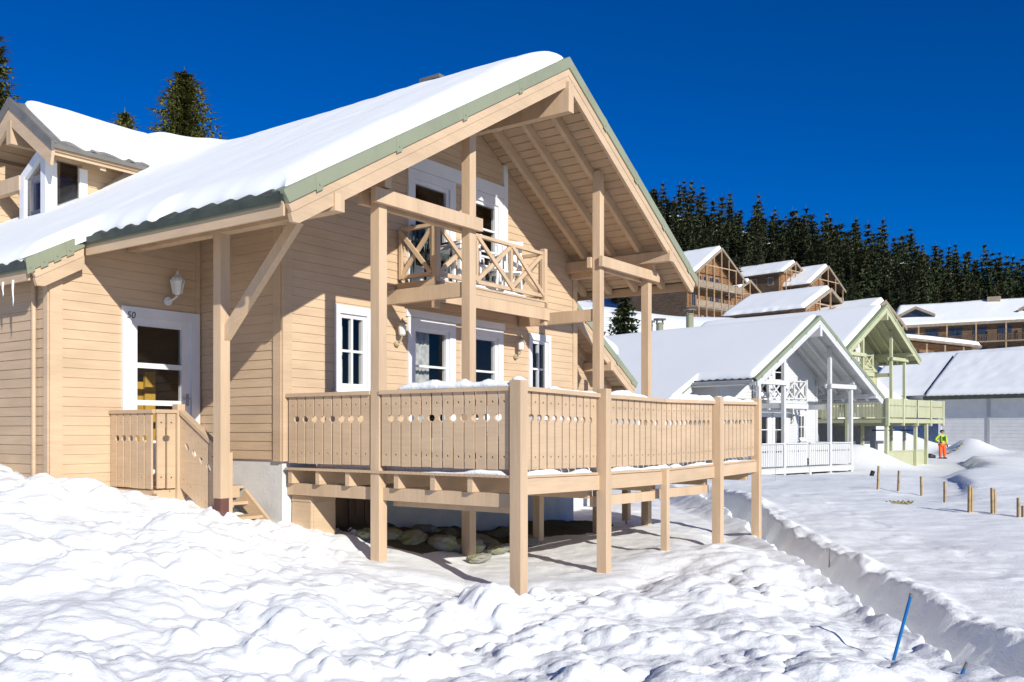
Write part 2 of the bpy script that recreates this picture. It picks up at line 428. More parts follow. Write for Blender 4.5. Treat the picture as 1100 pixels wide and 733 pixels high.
def railing(parent, mat, p0, p1, z0=(0,0), zb=.06, zt=.92, thick=.026, pitch=.158, side=1, mir=1, detail=True, name='railing_panel', shear_z=None, gap=.024):
    """boards from p0 to p1 (plan points); z0: floor height at both ends (sag or stairs)"""
    p0 = Vector(p0); p1 = Vector(p1); d = p1-p0; L = d.length; d.normalize(); nrm = Vector((d.y,-d.x))*side
    n = max(1, int(round(L/pitch))); w = L/n
    mb = MB(); zc = zb+(zt-zb)*.665
    rng = random.Random(int(L*977+p0.x*31+p0.y*17))
    for i in range(n):
        t0 = i*w + gap/2; ww = w-gap
        ww2 = ww + rng.uniform(-.004,.003); dz = rng.uniform(-.004,.004)
        def fn(a,b,t, t0=t0):
            s = t0+a; q = p0 + d*s + nrm*t
            return (q.x, q.y, b + z0[0]+(z0[1]-z0[0])*s/L)
        mb.prism(board_loops(ww2, zb+dz, zt, i>0, i<n-1, zc, detail=detail), fn, 0, thick)
    return mb.build(name, mat, parent, mir)

def roof_z(P, ly): return P['ridge'] - (P['sl'] if ly < 0 else P['sr'])*abs(ly)

def chalet_roof(R, mats, P, mir):
    """roof sheet with corrugated tiles > flashing, fascia, barge_board, soffit, rafter, ridge_beam, purlin"""
    rk, bk = P['rake'], P['back']
    rects = [(-1, P['axl'], rk, P['eL']), (-1, bk, P['axl'], P['aL']), (1, P['axr'], rk, P['eR']), (1, bk, P['axr'], P['aR'])]
    mb = MB()
    for s, x0, x1, e in rects:
        n = int((x1-x0)/.042); k = 2*PI/.34; rows = 14
        vs = []; fs = []
        for j in range(rows+1):
            ly = e*j/rows
            for i in range(n+1):
                x = x0+(x1-x0)*i/n
                vs.append((x, s*ly, roof_z(P,s*ly) + .004 + .022*max(-.6,math.sin(k*x))))
        for j in range(rows):
            for i in range(n):
                a = j*(n+1)+i; fs.append((a,a+1,a+n+2,a+n+1))
        o = len(vs)
        for i in range(n+1):    # eave edge with thickness
            x = x0+(x1-x0)*i/n; z = roof_z(P,s*e)
            vs += [(x, s*(e-.002), z-.085)]
        for i in range(n): fs.append((rows*(n+1)+i, rows*(n+1)+i+1, o+i+1, o+i))
        mb.add(vs, fs)
    roof = mb.build('roof', mats['tile'], R, mir, smooth=False, recalc=False)
    for s, x0, x1, e in rects:
        sl = P['sl'] if s<0 else P['sr']; c = 1/math.sqrt(1+sl*sl)
        # soffit of boards running along the ridge direction
        sf = MB(); y = .0; bw = .145
        while y < e-.12:
            y1 = min(y+bw, e-.1)
            za, zb_ = roof_z(P,s*y)-.12, roof_z(P,s*(y1-.016))-.12
            ya, yb = s*y, s*(y1-.016)
            sf.add([(x0,ya,za),(x1-.04,ya,za),(x1-.04,yb,zb_),(x0,yb,zb_),(x0,ya,za+.03),(x1-.04,ya,za+.03),(x1-.04,yb,zb_+.03),(x0,yb,zb_+.03)],
                   [(0,1,2,3),(7,6,5,4),(0,4,5,1),(1,5,6,2),(2,6,7,3),(3,7,4,0)])
            y = y1
        sf.build('soffit', mats['body'], roof, mir)
        bd = MB()   # dark deck just above the soffit boards
        ya, yb = 0, s*(e-.05)
        bd.add([(x0,ya,P['ridge']-.06),(x1-.05,ya,P['ridge']-.06),(x1-.05,yb,roof_z(P,yb)-.06),(x0,yb,roof_z(P,yb)-.06)],[(0,1,2,3)])
        bd.build('roof_deck', M['brownwood'], roof, mir, recalc=False)
        # rafters under the overhangs
        xs = [x1-.62-.58*i for i in range(int((min(x1-x0, 4.6)-.4)/.58))]
        for x in xs:
            r = MB(); ya, yb = s*.06, s*(e-.12)
            za, zb_ = roof_z(P,ya)-.124, roof_z(P,yb)-.124
            r.prism([[(ya,za),(yb,zb_),(yb,zb_-.10),(yb-s*.10,zb_+.10*sl-.165),(ya,za-.165)]], lambda a,b,t: (x+t,a,b), -.04,.04)
            r.build('rafter', mats['body'], roof, mir)
        # eave fascia, with the dark tile edge above it
        z = roof_z(P,s*e)
        fm = MB(); fm.beam((x0+.01,s*(e-.06),z-.145),(x1-.05,s*(e-.06),z-.145),.028,.15); fm.build('eave_board', mats['body'], roof, mir)
        gm = MB(); gm.beam((x0+.01,s*(e-.035),z-.075),(x1-.06,s*(e-.035),z-.075),.02,.05); gm.build('drip_strip', mats['flash'], roof, mir)
    # rake boards
    for s, xr, y0, e in ((-1,rk,0,P['eL']),(1,rk,0,P['eR']),(-1,P['axl'],P['eL']-.02,P['aL']),(1,P['axr'],P['eR']-.02,P['aR'])):
        if e - y0 < .1: continue
        sl = P['sl'] if s<0 else P['sr']
        def bandpoly(h0, h1, e0, e1, flatcut=False):
            za = lambda y: P['ridge'] - sl*y
            a = [(s*y0, za(y0)-h0), (s*e0, za(e0)-h0), (s*e1, za(e1)-h1 if not flatcut else za(e0)-h0-.085)]
            if flatcut:
                yy = (P['ridge']-h1-(za(e0)-h0-.085))/sl
                a = a[:2] + [(s*(e0-.03), za(e0)-h0-.085), (s*yy, za(e0)-h0-.085)]
            a.append((s*y0, za(y0)-h1)); return [a]
        m1 = MB(); m1.prism(bandpoly(-.03,.132,e+.02,e-.06), lambda a,b,t:(xr+t,a,b), -.03,.035)
        # folded cap lying on the roof edge
        za = lambda y: P['ridge']-sl*y
        m1.add([(xr-.16,s*y0,za(y0)+.034),(xr+.03,s*y0,za(y0)+.034),(xr+.03,s*e,za(e)+.034),(xr-.16,s*e,za(e)+.034),
                (xr-.16,s*y0,za(y0)+.028),(xr+.03,s*y0,za(y0)+.028),(xr+.03,s*e,za(e)+.028),(xr-.16,s*e,za(e)+.028)],[(0,1,2,3),(7,6,5,4),(0,4,5,1),(1,5,6,2),(2,6,7,3),(3,7,4,0)])
        for i in range(1,5):    # lapped joints and screws
            y = y0+(e-y0)*i/4.4
            m1.prism([[(s*y,za(y)+.031),(s*(y+.09),za(y+.09)+.031),(s*(y+.065),za(y+.09)-.148),(s*(y-.025),za(y)-.148)]], lambda a,b,t:(xr+t,a,b), .03,.039)
            m1.prism([circle(s*(y+.03), za(y+.03)-.095, .011, 8)], lambda a,b,t:(xr+t,a,b), .036,.05)
        m1.build('rake_flashing', mats['flash'], roof, mir)
        m2 = MB(); m2.prism(bandpoly(.135,.245,e-.06,e-.11), lambda a,b,t:(xr+t,a,b), -.04,.012); m2.build('fascia_board', mats['body'], roof, mir)
        m3 = MB(); m3.prism(bandpoly(.247,.40,e-.10,e-.1,True), lambda a,b,t:(xr+t,a,b), -.05,.004); m3.build('barge_board', mats['body'], roof, mir)
    # ridge beam and eave purlins
    q = MB(); q.box(-1.0, rk+.06, -.07,.07, P['ridge']-.80, P['ridge']-.36); q.build('ridge_beam', mats['post'], roof, mir)
    for ly, x0, x1 in P['purlins']:
        z = roof_z(P,ly)-.3
        q = MB(); q.box(x0, x1, ly-.07, ly+.07, z-.19, z); q.build('purlin', mats['post'], roof, mir)
    return roof

def snow_blanket(name, label, root, mat, zfun, x0, x1, eneg, epos, nib=None, thin=0., T=.32, R=.3, step=.09, seed=1, mir=1, rough=.03, Rr=.16, droop=.0):
    """snow lying on a roof from eave to eave; thickness falls to nothing in a rounded lip at every edge"""
    nx = int((x1-x0)/step)
    # finer towards the two gable edges
    u = np.linspace(0,1,nx+1); gx = x0+(x1-x0)*(u-.0*np.sin(2*PI*u))
    en = np.array([eneg(x) for x in gx]); ep = np.array([epos(x) for x in gx])
    def vv(n): 
        k = np.linspace(0,1,n+1); return 1-(1-k)**1.6     # denser at the eave
    nv = max(6,int(max(en.max(),ep.max())/step))
    vn = vv(nv); 
    V = np.concatenate([-vn[::-1][:-1], vn]) if en.max()>.01 else vn
    X = np.repeat(gx[None,:], len(V), 0)
    def rows(e):
        em = max(.3, e.min()-.7); A = np.abs(V)[:,None]
        kv = em/max(e.max(),.01)
        return np.where(A<kv, A*max(e.max(),.01), em+(e[None,:]-em)*(A-kv)/(1-kv)) if e.max()>1.2 else A*e[None,:]
    Y = np.where(V[:,None]<0, -rows(en), rows(ep))
    E_ = np.where(V[:,None]<0, en[None,:], ep[None,:])
    if nib is not None:
        nb = np.array([nib(x) for x in gx])
        kk = np.clip(1-(E_-np.abs(Y))/.55,0,1)**2
        Y = Y + np.where(V[:,None]<0, nb[None,:], 0)*kk; E_ = E_ - np.where(V[:,None]<0, nb[None,:], 0)
    D = (E_-np.abs(Y))/R
    if en.max()<=.01: D = np.minimum(D, 99)
    D = np.minimum(D, np.minimum(X-x0, x1-X)/Rr)
    d = np.clip(D,0,1)
    t = T*np.sqrt(np.clip(1-(1-d)**2,0,1))
    t = t*(1+.22*fbm(X*.28,Y*.28,seed,2)) + rough*fbm(X*2.0,Y*2.0,seed+5,3)*d
    t = t*(1-thin*np.clip(np.abs(Y)/np.maximum(E_,.1),0,1)**1.5)
    base = zfun(X,Y)
    Z = base + np.maximum(t,0) + .012
    Zb = base - .03
    if droop: Zb = Zb - droop*np.clip(1-D,0,1)*(.5+.6*vnoise(X*1.7,Y*0,seed+9)); 
    ny_, nx_ = X.shape; n = X.size
    G = np.arange(n).reshape(X.shape)
    mb = MB()
    mb.v = list(map(tuple, np.stack([X.ravel(),Y.ravel(),Z.ravel()],-1))) + list(map(tuple, np.stack([X.ravel(),Y.ravel(),Zb.ravel()],-1)))
    mb.f = [tuple(map(int,q)) for q in np.stack([G[:-1,:-1],G[:-1,1:],G[1:,1:],G[1:,:-1]],-1).reshape(-1,4)]
    rim = list(G[0,:])+list(G[1:,-1])+list(G[-1,::-1][1:])+list(G[::-1,0][1:])
    for a,b in zip(rim[:-1],rim[1:]): mb.f.append((int(b),int(a),int(a)+n,int(b)+n))
    o = mb.build(name, mat, None, mir, smooth=True, recalc=True)
    if root: o.matrix_basis = root.matrix_basis.copy()
    tag(o, label, 'snow cover', kind='thing')
    return o

# ------------------------------------------------------------------ the chalet (gable wall at lx = 0 facing +x, deck floor at lz = 0)
def eave_noise(base, seed, amp=.07):
    def f(x): return base + amp*float(vnoise(x*1.6, seed*3.1, seed)) + amp*.6*float(vnoise(x*5, seed*1.7, seed+1))
    return f

def chalet(label, at, theta, mats, mir=1, hero=False, P=None, deck=True, detail=True, deep=2.4, snow_label='', seed=1):
    R = empty('wooden_chalet', at, -theta, label=label, cat='chalet', group='timber chalets with deep gable roofs')
    bpy.context.view_layer.update()
    wl, wr = -3.57, 3.72
    top = {'k':[0], 'f': lambda a: roof_z(P,a)-.13}
    B, PO = mats['body'], mats['post']
    ops = [(-2.58,-2.03,1.10,2.12),(-1.06,-.11,.02,2.12),(.24,1.2,.02,2.12),(2.17,2.72,1.10,2.12),
           (-1.06,-.11,2.68,4.4),(.24,1.2,2.68,4.4)]
    w = MB(); sided_wall(w,'x',0,wl,wr,.10,P['ridge'],top,ops)
    gable = w.build('gable_wall', B, R, mir)
    w = MB()   # side and back walls closing the body
    hs = roof_z(P,wl)-.13
    sided_wall(w,'y',wl,P['back']+.6,-.005,.10,hs)
    w.build('side_wall', B, R, mir)
    w = MB(); hr = roof_z(P,wr)-.13
    sided_wall(w,'Y',wr,P['back']+.6,-.005,.10,hr); w.build('side_wall', B, R, mir)
    w = MB(); w.prism([[(wl,0),(wr,0),(wr,hr),(0,P['ridge']-.13),(wl,hs)]], lambda a,b,t:(P['back']+.6+t,a,b), -.1,0); w.build('back_wall', B, R, mir)
    for z in (-.02, 2.66):
        w = MB(); w.box(P['back']+.6,-.15,wl+.15,wr-.15,z-.12,z); w.build('floor', M['brownwood'], R, mir)
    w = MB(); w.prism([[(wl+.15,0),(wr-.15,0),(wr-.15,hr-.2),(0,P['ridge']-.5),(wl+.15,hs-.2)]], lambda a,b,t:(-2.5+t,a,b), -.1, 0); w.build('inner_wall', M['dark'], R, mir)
    # corner boards
    for a0,a1 in ((wl-.02,wl+.13),(wr-.13,wr+.02)):
        w = MB(); h = (hs if a0<0 else hr)
        w.box(.0,.034,a0,a1,.08,h); 
        if a0<0: w.box(-.15,.0,a0-.014,a0+.02,.08,h)
        else: w.box(-.15,.0,a1-.02,a1+.014,.08,h)
        w.build('corner_board', B, R, mir)
    # foundation
    f = MB(); f.box(P['back']+.6,-.03,wl+.02,wr-.02,-deep,.10); f.build('foundation', mats['found'], R, mir)
    # windows and balcony doors
    window(R,mats,'x',0,-2.66,-1.95,1.03,2.22,trim=.085,mir=mir,head=.03,curtain=.5 if hero else False)
    window(R,mats,'x',0,2.09,2.80,1.03,2.22,trim=.085,mir=mir,head=.03,curtain=.35 if hero else False)
    for a0,a1,cw in ((-1.16,-.02,.72),(.14,1.29,.6)):
        d = window(R,mats,'x',0,a0,a1,.0,2.22,trim=.14,cols=1,rows=3,mir=mir,door=True,curtain=cw if hero else False,name='glazed_door')
    hb = MB(); hb.box(0,.045,-1.2,1.33,2.225,2.34); hb.build('door_head', mats['trim'], R, mir)
    for a0,a1,zt in ((-1.16,-.02,4.5),(.14,1.29,4.5)):
        d = window(R,mats,'x',0,a0,a1,2.68,zt,trim=.14,cols=1,rows=3,mir=mir,door=True,curtain=False,name='glazed_door')
    hb = MB(); hb.box(0,.05,-1.16,1.29,4.505,4.72); hb.build('door_head', mats['trim'], R, mir)
    jb = MB(); jb.box(0,.055,1.29,1.40,2.68,5.1); jb.build('door_jamb', mats['trim'], R, mir)
    # roof
    roof = chalet_roof(R, mats, P, mir)
    # front posts from the ground to the roof, tied in pairs
    tx = 1.64
    tys = (-3.47,-1.705,1.80,3.54)
    for i,ly in enumerate(tys):
        zt = roof_z(P,ly)-(.3 if i in (0,3) else .12)
        if i==0: zt = 3.42
        if i==3: zt = 3.40
        gz = tl(R,tx,ly,mir)-.25
        p = MB(); p.box(tx-.07,tx+.07,ly-.07,ly+.07,gz,zt); p.build('post', PO, R, mir)
    for y0,y1 in ((-3.68,-1.58),(1.68,3.78)):
        for dx in (-.115,.115):
            b = MB(); b.box(tx+dx-.035,tx+dx+.035,y0,y1,3.22,3.395); b.build('tie_beam', PO, R, mir)
    # a cross beam carrying each eave purlin from the wall to the outer post
    for ly in (-3.47,3.54):
        b = MB(); z = 3.44 if ly<0 else 3.42
        b.box(0.03,tx+.16,ly-.055,ly+.055,z-.02,z+.13); b.build('roof_beam', PO, R, mir)
    # balcony > beams, crossed railing panels, corner posts
    bx, y0, y1 = .75, -1.37, 1.46
    bal = MB(); bal.box(0.03,bx+.06,y0-.05,y1+.05,2.57,2.66)
    for i in range(6): bal.box(0.03,bx+.075,y0+(y1-y0)*i/6+.004-.05*(i==0),y0+(y1-y0)*(i+1)/6-.004,2.661,2.69)
    bal = bal.build('balcony', B, R, mir)
    for ly in (-1.705+.0,1.80-.0):
        q = MB(); q.box(.03,tx-.08,ly-.05,ly+.05,2.33,2.53); q.build('floor_beam', PO, bal, mir)
    q = MB(); q.box(bx+.062,bx+.10,y0-.03,y1+.05,2.36,2.555); q.build('floor_beam', PO, bal, mir)
    for ly in (y0,y1):
        q = MB(); q.box(bx-.03,bx+.06,ly-.045,ly+.045,2.28,3.58); q.build('corner_post', PO, bal, mir)
    def xpanel(pa, pb, zb, zt, nx):
        q = MB(); pa=Vector(pa); pb=Vector(pb)
        q.beam((*pa,zt-.025),(*pb,zt-.025),.07,.05); q.beam((*pa,zb+.03),(*pb,zb+.03),.055,.06)
        d = (pb-pa)
        for i in range(nx):
            a = pa+d*(i/nx); b = pa+d*((i+1)/nx)
            q.beam((*a,zb+.04),(*b,zt-.05),.035,.065); 
            n_ = Vector((d.y,-d.x)).normalized()*.034
            q.beam((a.x+n_.x,a.y+n_.y,zt-.05),(b.x+n_.x,b.y+n_.y,zb+.04),.032,.065)
        for i in range(nx+1):
            a = pa+d*(i/nx); q.beam((*a,zb+.0),(*a,zt-.03),.05,.055,up=(1,0,0))
        q.build('crossed_railing', PO, bal, mir)
    xpanel((bx+.01,y0+.05),(bx+.01,y1-.05),2.75,3.52,3)
    xpanel((.08,y0),(bx-.05,y0),2.75,3.52,1); xpanel((.08,y1),(bx-.05,y1),2.75,3.52,1)
    # wall lamps by the doors
    for ly in (-1.42,1.66):
        q = MB(); q.tube([(.03,ly,1.78),(.06,ly,1.80)],.045,10); q.tube([(.05,ly,1.80),(.12,ly,1.83),(.15,ly,1.90)],.012,6)
        lm = q.build('wall_lamp', M['brass'], R, mir, smooth=False)
        q = MB(); q.tube([(.15,ly,1.90),(.15,ly,1.92),(.15,ly,2.03),(.15,ly,2.08)],[.03,.05,.065,.03],8); q.build('lamp_glass', M['opal'], lm, mir)
        q = MB(); q.tube([(.15,ly,2.075),(.15,ly,2.09),(.15,ly,2.13),(.15,ly,2.16)],[.075,.07,.02,.008],8); q.build('lamp_cap', M['brass'], lm, mir)
    return R, roof, bal

BODY = dict(body=M['beige'], post=M['beige_post'], trim=M['white'], flash=M['flash'], tile=M['tile'], found=M['found'])
PB = dict(ridge=6.015, sl=.575, sr=.588, rake=2.17, back=-11.2, eL=5.41, eR=4.53, axl=-1.6, aL=6.1, axr=-.70, aR=7.55,
          purlins=[(-4.65,-1.7,2.2),(3.42,-1.0,2.2)])
TH = .6229
cA, sA = math.cos(TH), math.sin(TH)
def W(x, y): return (x*cA+y*sA, -x*sA+y*cA)
ax_, ay_ = W(-9.514, 11.65)
HERO, hroof, hbal = chalet('large beige timber chalet with snowy gable roof, balcony and raised wooden deck', (ax_,ay_,-.49), TH, BODY, 1, True, PB, snow_label='', seed=3)

def hero_extras():
    R = HERO; mats = BODY; B, PO = mats['body'], mats['post']
    # ---------------- deck
    dx, ys = 3.72, [-3.5,-1.75,-.07,1.74,3.49]
    sag = [0,-.03,-.045,-.025,0]
    def sg(y): return float(np.interp(y, ys, sag))
    d = MB(); n = 52
    for i in range(n):
        a0 = .03+(dx+.04-.03)*i/n; a1 = .03+(dx+.04-.03)*(i+1)/n-.006
        k = (a0/dx)
        vs=[]; fs=[]
        for j,y in enumerate([-3.56]+ys[1:-1]+[3.56]):
            z = sg(y)*k
            vs += [(a0,y,z-.03),(a1,y,z-.03),(a1,y,z),(a0,y,z)]
        for j in range(4):
            o=4*j
            for p,q in ((0,1),(1,2),(2,3),(3,0)): fs.append((o+p,o+q,o+4+q,o+4+p))
        fs += [(3,2,1,0),(16,17,18,19)]
        d.add(vs,fs)
    deck = d.build('deck', B, R)
    # joist ends along the left edge, beams below them
    for i,x in enumerate((.10,.62,1.16,1.98,2.55,3.10)):
        q = MB(); q.box(x-.035,x+.035,-3.53,3.53,-.205,-.034); q.build('joist', B, deck)
    for ly in (-3.42,-1.75,-.02,1.74,3.43):
        for s in ((-.0,) if abs(ly)<3 else (-.0,)):
            q = MB(); q.box(-.02 if ly<-3 else .2,dx-.12,ly-.05,ly+.05,-.36,-.208); q.build('beam', PO, deck)
    q = MB(); q.box(1.72,dx-.1,-3.30,-3.22,-.44,-.30); q.build('beam', PO, deck)
    for ly,y2 in zip(ys[:-1],ys[1:]):     # front rim board, following the sag
        q = MB(); q.beam((dx+.03,ly,-.125+sg(ly)),(dx+.03,y2,-.125+sg(y2)),.045,.175); q.build('rim_board', B, deck)
    for y0,y1 in ((-1.75,-.07),(-.07,1.74)):
        q = MB(); q.beam((dx-.1,y0,-.40),(dx-.1,y1,-.42),.05,.13); q.build('cross_beam', PO, deck)
    for i,y in enumerate(ys):
        gz = tl(R,dx,y)-.3; zt = 1.03 if i!=2 else -.05
        if i in (1,3): zt = 1.0
        w = (.070,.066,.046,.068,.065)[i]
        xx = dx+.03+(.05 if i in (1,2,3) else .0)
        q = MB(); q.box(xx-w,xx+w,y-w,y+w,gz,zt); q.build('post', PO, deck)
    for x,y in ((1.64,-.0),(1.30,3.40)):
        gz = tl(R,x,y)-.05
        q = MB(); q.box(x-.06,x+.06,y-.06,y+.06,gz+.12,-.21); q.build('post', PO, deck)
        q = MB(); q.tube([(x,y,gz-.2),(x,y,gz+.13)],.02,8); q.build('post_foot', M['steel'], deck)
    # railing: left side in two lengths, front in four
    yl = -3.5
    railing(deck,B,(.06,yl),(1.55,yl)); railing(deck,B,(1.73,yl),(dx-.07,yl))
    for (a,b),(i,j) in zip(((ys[0]+.09,ys[1]-.085),(ys[1]+.085,ys[2]),(ys[2],ys[3]-.085),(ys[3]+.085,ys[4]-.085)),((0,1),(1,2),(2,3),(3,4))):
        railing(deck,B,(dx,a),(dx,b),z0=(sg(a),sg(b)),side=1)
        q = MB(); q.beam((dx+.02,a-.01,.945+sg(a)),(dx+.02,b+.01,.945+sg(b)),.115,.048); q.build('handrail', B, deck)
    for a,b in ((.04,1.56),(1.72,dx-.06)):
        q = MB(); q.beam((a,yl,.945),(b,yl,.945),.115,.048); q.build('handrail', B, deck)
        q = MB(); q.beam((a,yl+.03,.80),(b,yl+.03,.80),.035,.07); q.beam((a,yl+.03,.2),(b,yl+.03,.2),.035,.07); q.build('rail', B, deck)
    for a,b in ((ys[0]+.09,ys[1]-.085),(ys[1]+.085,ys[3]-.085),(ys[3]+.085,ys[4]-.085)):
        q = MB()
        for z in (.80,.2): q.beam((dx-.03,a,z+sg(a)),(dx-.03,b,z+sg(b)),.035,.07)
        q.build('rail', B, deck)
    # storage box and brown boards against the foundation
    q = MB(); sided_wall(q,'x',.36,-3.36,-2.98,-1.05,-.37,row=.6); sided_wall(q,'y',-3.40,0.0,.36,-1.05,-.37,row=.6); q.box(0,.35,-3.38,-2.98,-1.05,-.37); q.build('storage_box', B, R)
    q = MB()
    for i in range(7): q.box(.0,.04+.01*(i%2),-2.9+.16*i,-2.9+.16*i+.15,-1.4,-.3)
    q.build('boarded_hatch', M['brownwood'], R)
    # ---------------- left annex
    ax, al, ar = -1.753, -5.73, -3.60
    tA = {'k':[], 'f': lambda a: roof_z(PB,a)-.13}
    q = MB(); sided_wall(q,'x',ax,al,ar,-.3,3.6,tA,[(-4.68,-3.72,-.05,2.02)]); q.build('annex_wall', B, R)
    q = MB(); sided_wall(q,'y',al,PB['back'],ax,-.3,roof_z(PB,al)-.2); q.build('annex_wall', B, R)
    q = MB(); q.box(ax,ax+.034,al-.02,al+.14,-.3,roof_z(PB,al)-.14); q.box(ax-.10,ax,al-.034,al,-.3,roof_z(PB,al)-.2); q.build('corner_board', B, R)
    q = MB(); q.box(ax,ax+.03,ar-.06,ar+.01,-.3,3.55); q.build('corner_board', B, R)
    q = MB(); q.tube([(ax-.30,al-.05,-.4),(ax-.30,al-.05,2.35)],.028,8); q.build('drain_pipe', B, R)
    q = MB(); q.box(PB['back'],ax-.02,al+.02,ar,-1.4,-.3); q.build('foundation', mats['found'], R)
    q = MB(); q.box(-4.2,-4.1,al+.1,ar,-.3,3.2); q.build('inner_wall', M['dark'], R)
    q = MB(); q.box(-4.1,ax-.15,al+.1,ar,-.42,-.30); q.build('floor', M['brownwood'], R)
    # door > frame pieces, pane, handle, number
    fn = PX('x',ax)
    d = MB(); a0,a1,z0,z1 = -4.79,-3.61,-.22,2.13
    slab(d,fn,a0,a0+.13,z0,z1,-.12,.045); slab(d,fn,a1-.13,a1,z0,z1,-.12,.045); slab(d,fn,a0+.13,a1-.13,z1-.13,z1,-.12,.042)
    door = d.build('entrance_door', mats['trim'], R)
    d = MB(); b0,b1,c0,c1 = a0+.13,a1-.13,z0+.02,z1-.13
    slab(d,fn,b0,b0+.10,c0,c1,-.07,.012); slab(d,fn,b1-.14,b1,c0,c1,-.07,.012); slab(d,fn,b0+.10,b1-.14,c1-.11,c1,-.07,.010); slab(d,fn,b0+.10,b1-.14,c0,c0+.55,-.07,.010)
    for z in (1.36,.86): slab(d,fn,b0+.10,b1-.14,z-.035,z+.035,-.05,.008)
    d.build('door_leaf', mats['trim'], door)
    d = MB(); d.add([fn(b0+.1,c0+.55,-.03),fn(b1-.14,c0+.55,-.03),fn(b1-.14,c1-.11,-.03),fn(b0+.1,c1-.11,-.03)],[(0,1,2,3)]); d.build('pane', M['glass'], door, recalc=False)
    d = MB(); d.tube([fn(b1-.05,.93,.01),fn(b1-.05,.93,.06),fn(b1-.17,.93,.065)],.011,8); slab(d,fn,b1-.075,b1-.03,.83,1.0,.012,.02); d.build('handle', M['steel'], door)
    cu = bpy.data.curves.new('number','FONT'); cu.body = '50'; cu.size = .125; cu.extrude = .0015; cu.shear = .15
    tmp = bpy.data.objects.new('tmp', cu); me = bpy.data.meshes.new_from_object(tmp); bpy.data.objects.remove(tmp)
    me.materials.clear(); me.materials.append(M['black'])
    no = bpy.data.objects.new('number', me); COL.objects.link(no); no.parent = door
    no.matrix_basis = Matrix.Translation(fn(a0+.055,z1-.155,.0465)) @ Matrix(((0,0,1,0),(1,0,0,0),(0,1,0,0),(0,0,0,1)))
    # things seen through the glass
    d = MB()
    for i in range(5): d.box(-2.5,-2.46,-4.72+.15*i,-4.72+.15*i+.14,.2,1.18)
    d.box(-2.45,-2.4,-4.02,-3.86,.1,1.32)
    d.build('pine_cupboard', M['yellow'], R)
    # lamp beside the door
    ly, lx = -4.02, ax
    q = MB(); q.tube([(lx+.03,ly-.10,2.26),(lx+.055,ly-.10,2.26)],.06,12); q.tube([(lx+.05,ly-.1,2.26),(lx+.14,ly-.08,2.28),(lx+.16,ly-.03,2.33)],.014,6)
    lm = q.build('wall_lamp', mats['trim'], R)
    q = MB(); q.tube([(lx+.16,ly-.03,2.34),(lx+.16,ly-.03,2.37),(lx+.16,ly-.03,2.53),(lx+.16,ly-.03,2.56)],[.03,.05,.085,.05],6); q.build('lamp_glass', M['opal'], lm)
    q = MB()
    for k in range(6):
        a = 2*PI*k/6; q.tube([(lx+.16+.054*math.cos(a),ly-.03+.054*math.sin(a),2.36),(lx+.16+.09*math.cos(a),ly-.03+.09*math.sin(a),2.54)],.008,5)
    q.tube([(lx+.16,ly-.03,2.54),(lx+.16,ly-.03,2.57),(lx+.16,ly-.03,2.63),(lx+.16,ly-.03,2.68)],[.1,.085,.02,.006],8); q.build('lamp_cap', mats['trim'], lm)
    # ---------------- porch: platform, two railings, stair rail, post, brace
    px0, px1, py = ax+.03, -.80, -4.93
    q = MB()
    for i in range(6): q.box(px0,px1,py+.23*i,py+.23*i+.22,-.30,-.262)
    q.box(px0,px1,py,py+.04,-.42,-.30); q.box(px1-.04,px1,py,py+1.3,-.42,-.30)
    por = q.build('porch', B, R)
    railing(por,B,(px0,py),(px1,py),zb=-.24,zt=.70,pitch=.155)
    railing(por,B,(px1+.0,py+.02),(px1+.0,py+.30),zb=-.24,zt=.70,pitch=.15)
    q = MB(); q.beam((px0,py,.725),(px1+.03,py,.725),.09,.045); q.beam((px1,py,.727),(px1,py+.3,.727),.09,.044); q.build('handrail', B, por)
    q = MB(); q.box(px1-.055,px1+.055,py+.30,py+.41,-1.05,.82); q.build('post', PO, por)
    q = MB(); q.box(px1-.09,px1-.02,py+.02,py+.09,-1.2,-.3); q.build('post', PO, por)
    sx1 = .14; drop = -.55
    sy = py+.36
    q = MB(); n=6; L = sx1-px1-.06; w = L/n
    for i in range(n):
        t0 = px1+.06+w*i
        def fnn(a,b,t,t0=t0):
            s = t0+a-px1; return (t0+a, sy-t, b+drop*s/(sx1-px1))
        q.prism(board_loops(w-.008,-.20,.70,i>0,i<n-1,.40), fnn, 0,.026)
    q.build('railing_panel', B, por)
    q = MB(); q.beam((px1+.02,sy,.745),(sx1,sy,.745+drop),.09,.045); q.build('handrail', B, por)
    q = MB(); q.box(sx1-.02,sx1+.07,sy-.05,sy+.05,-1.3,.22); q.build('post', PO, por)
    for k in range(3):
        q = MB(); q.box(px1+.30*k+.02,px1+.30*k+.32,sy+.05,-3.7,-.45-.17*k-.04,-.45-.17*k); q.build('step', B, por)
    q = MB(); q.beam((-.62,-3.72,-.38),(.42,-3.72,-1.18),.05,.2); q.build('stringer', B, por)
    # purlin post with steel boot, knee brace
    q = MB(); q.box(.17-.07,.17+.07,-4.65-.068,-4.65+.068,-.33,roof_z(PB,-4.65)-.49); q.build('post', PO, R)
    q = MB(); q.box(.17-.062,.17+.062,-4.65-.06,-4.65+.06,-1.2,-.33); q.build('post_boot', M['boot'], R)
    q = MB(); q.beam((.20,-4.62,1.62),(1.50,-4.62,2.86),.09,.13); q.build('knee_brace', PO, R)
    # ---------------- right annex, set back
    ax2, ar2 = -1.35, 6.7
    tR = {'k':[], 'f': lambda a: roof_z(PB,a)-.13}
    q = MB(); sided_wall(q,'x',ax2,3.74,ar2,-.4,3.8,tR); q.build('annex_wall', B, R)
    q = MB(); sided_wall(q,'Y',ar2,PB['back'],ax2,-.4,roof_z(PB,ar2)-.15); q.build('annex_wall', B, R)
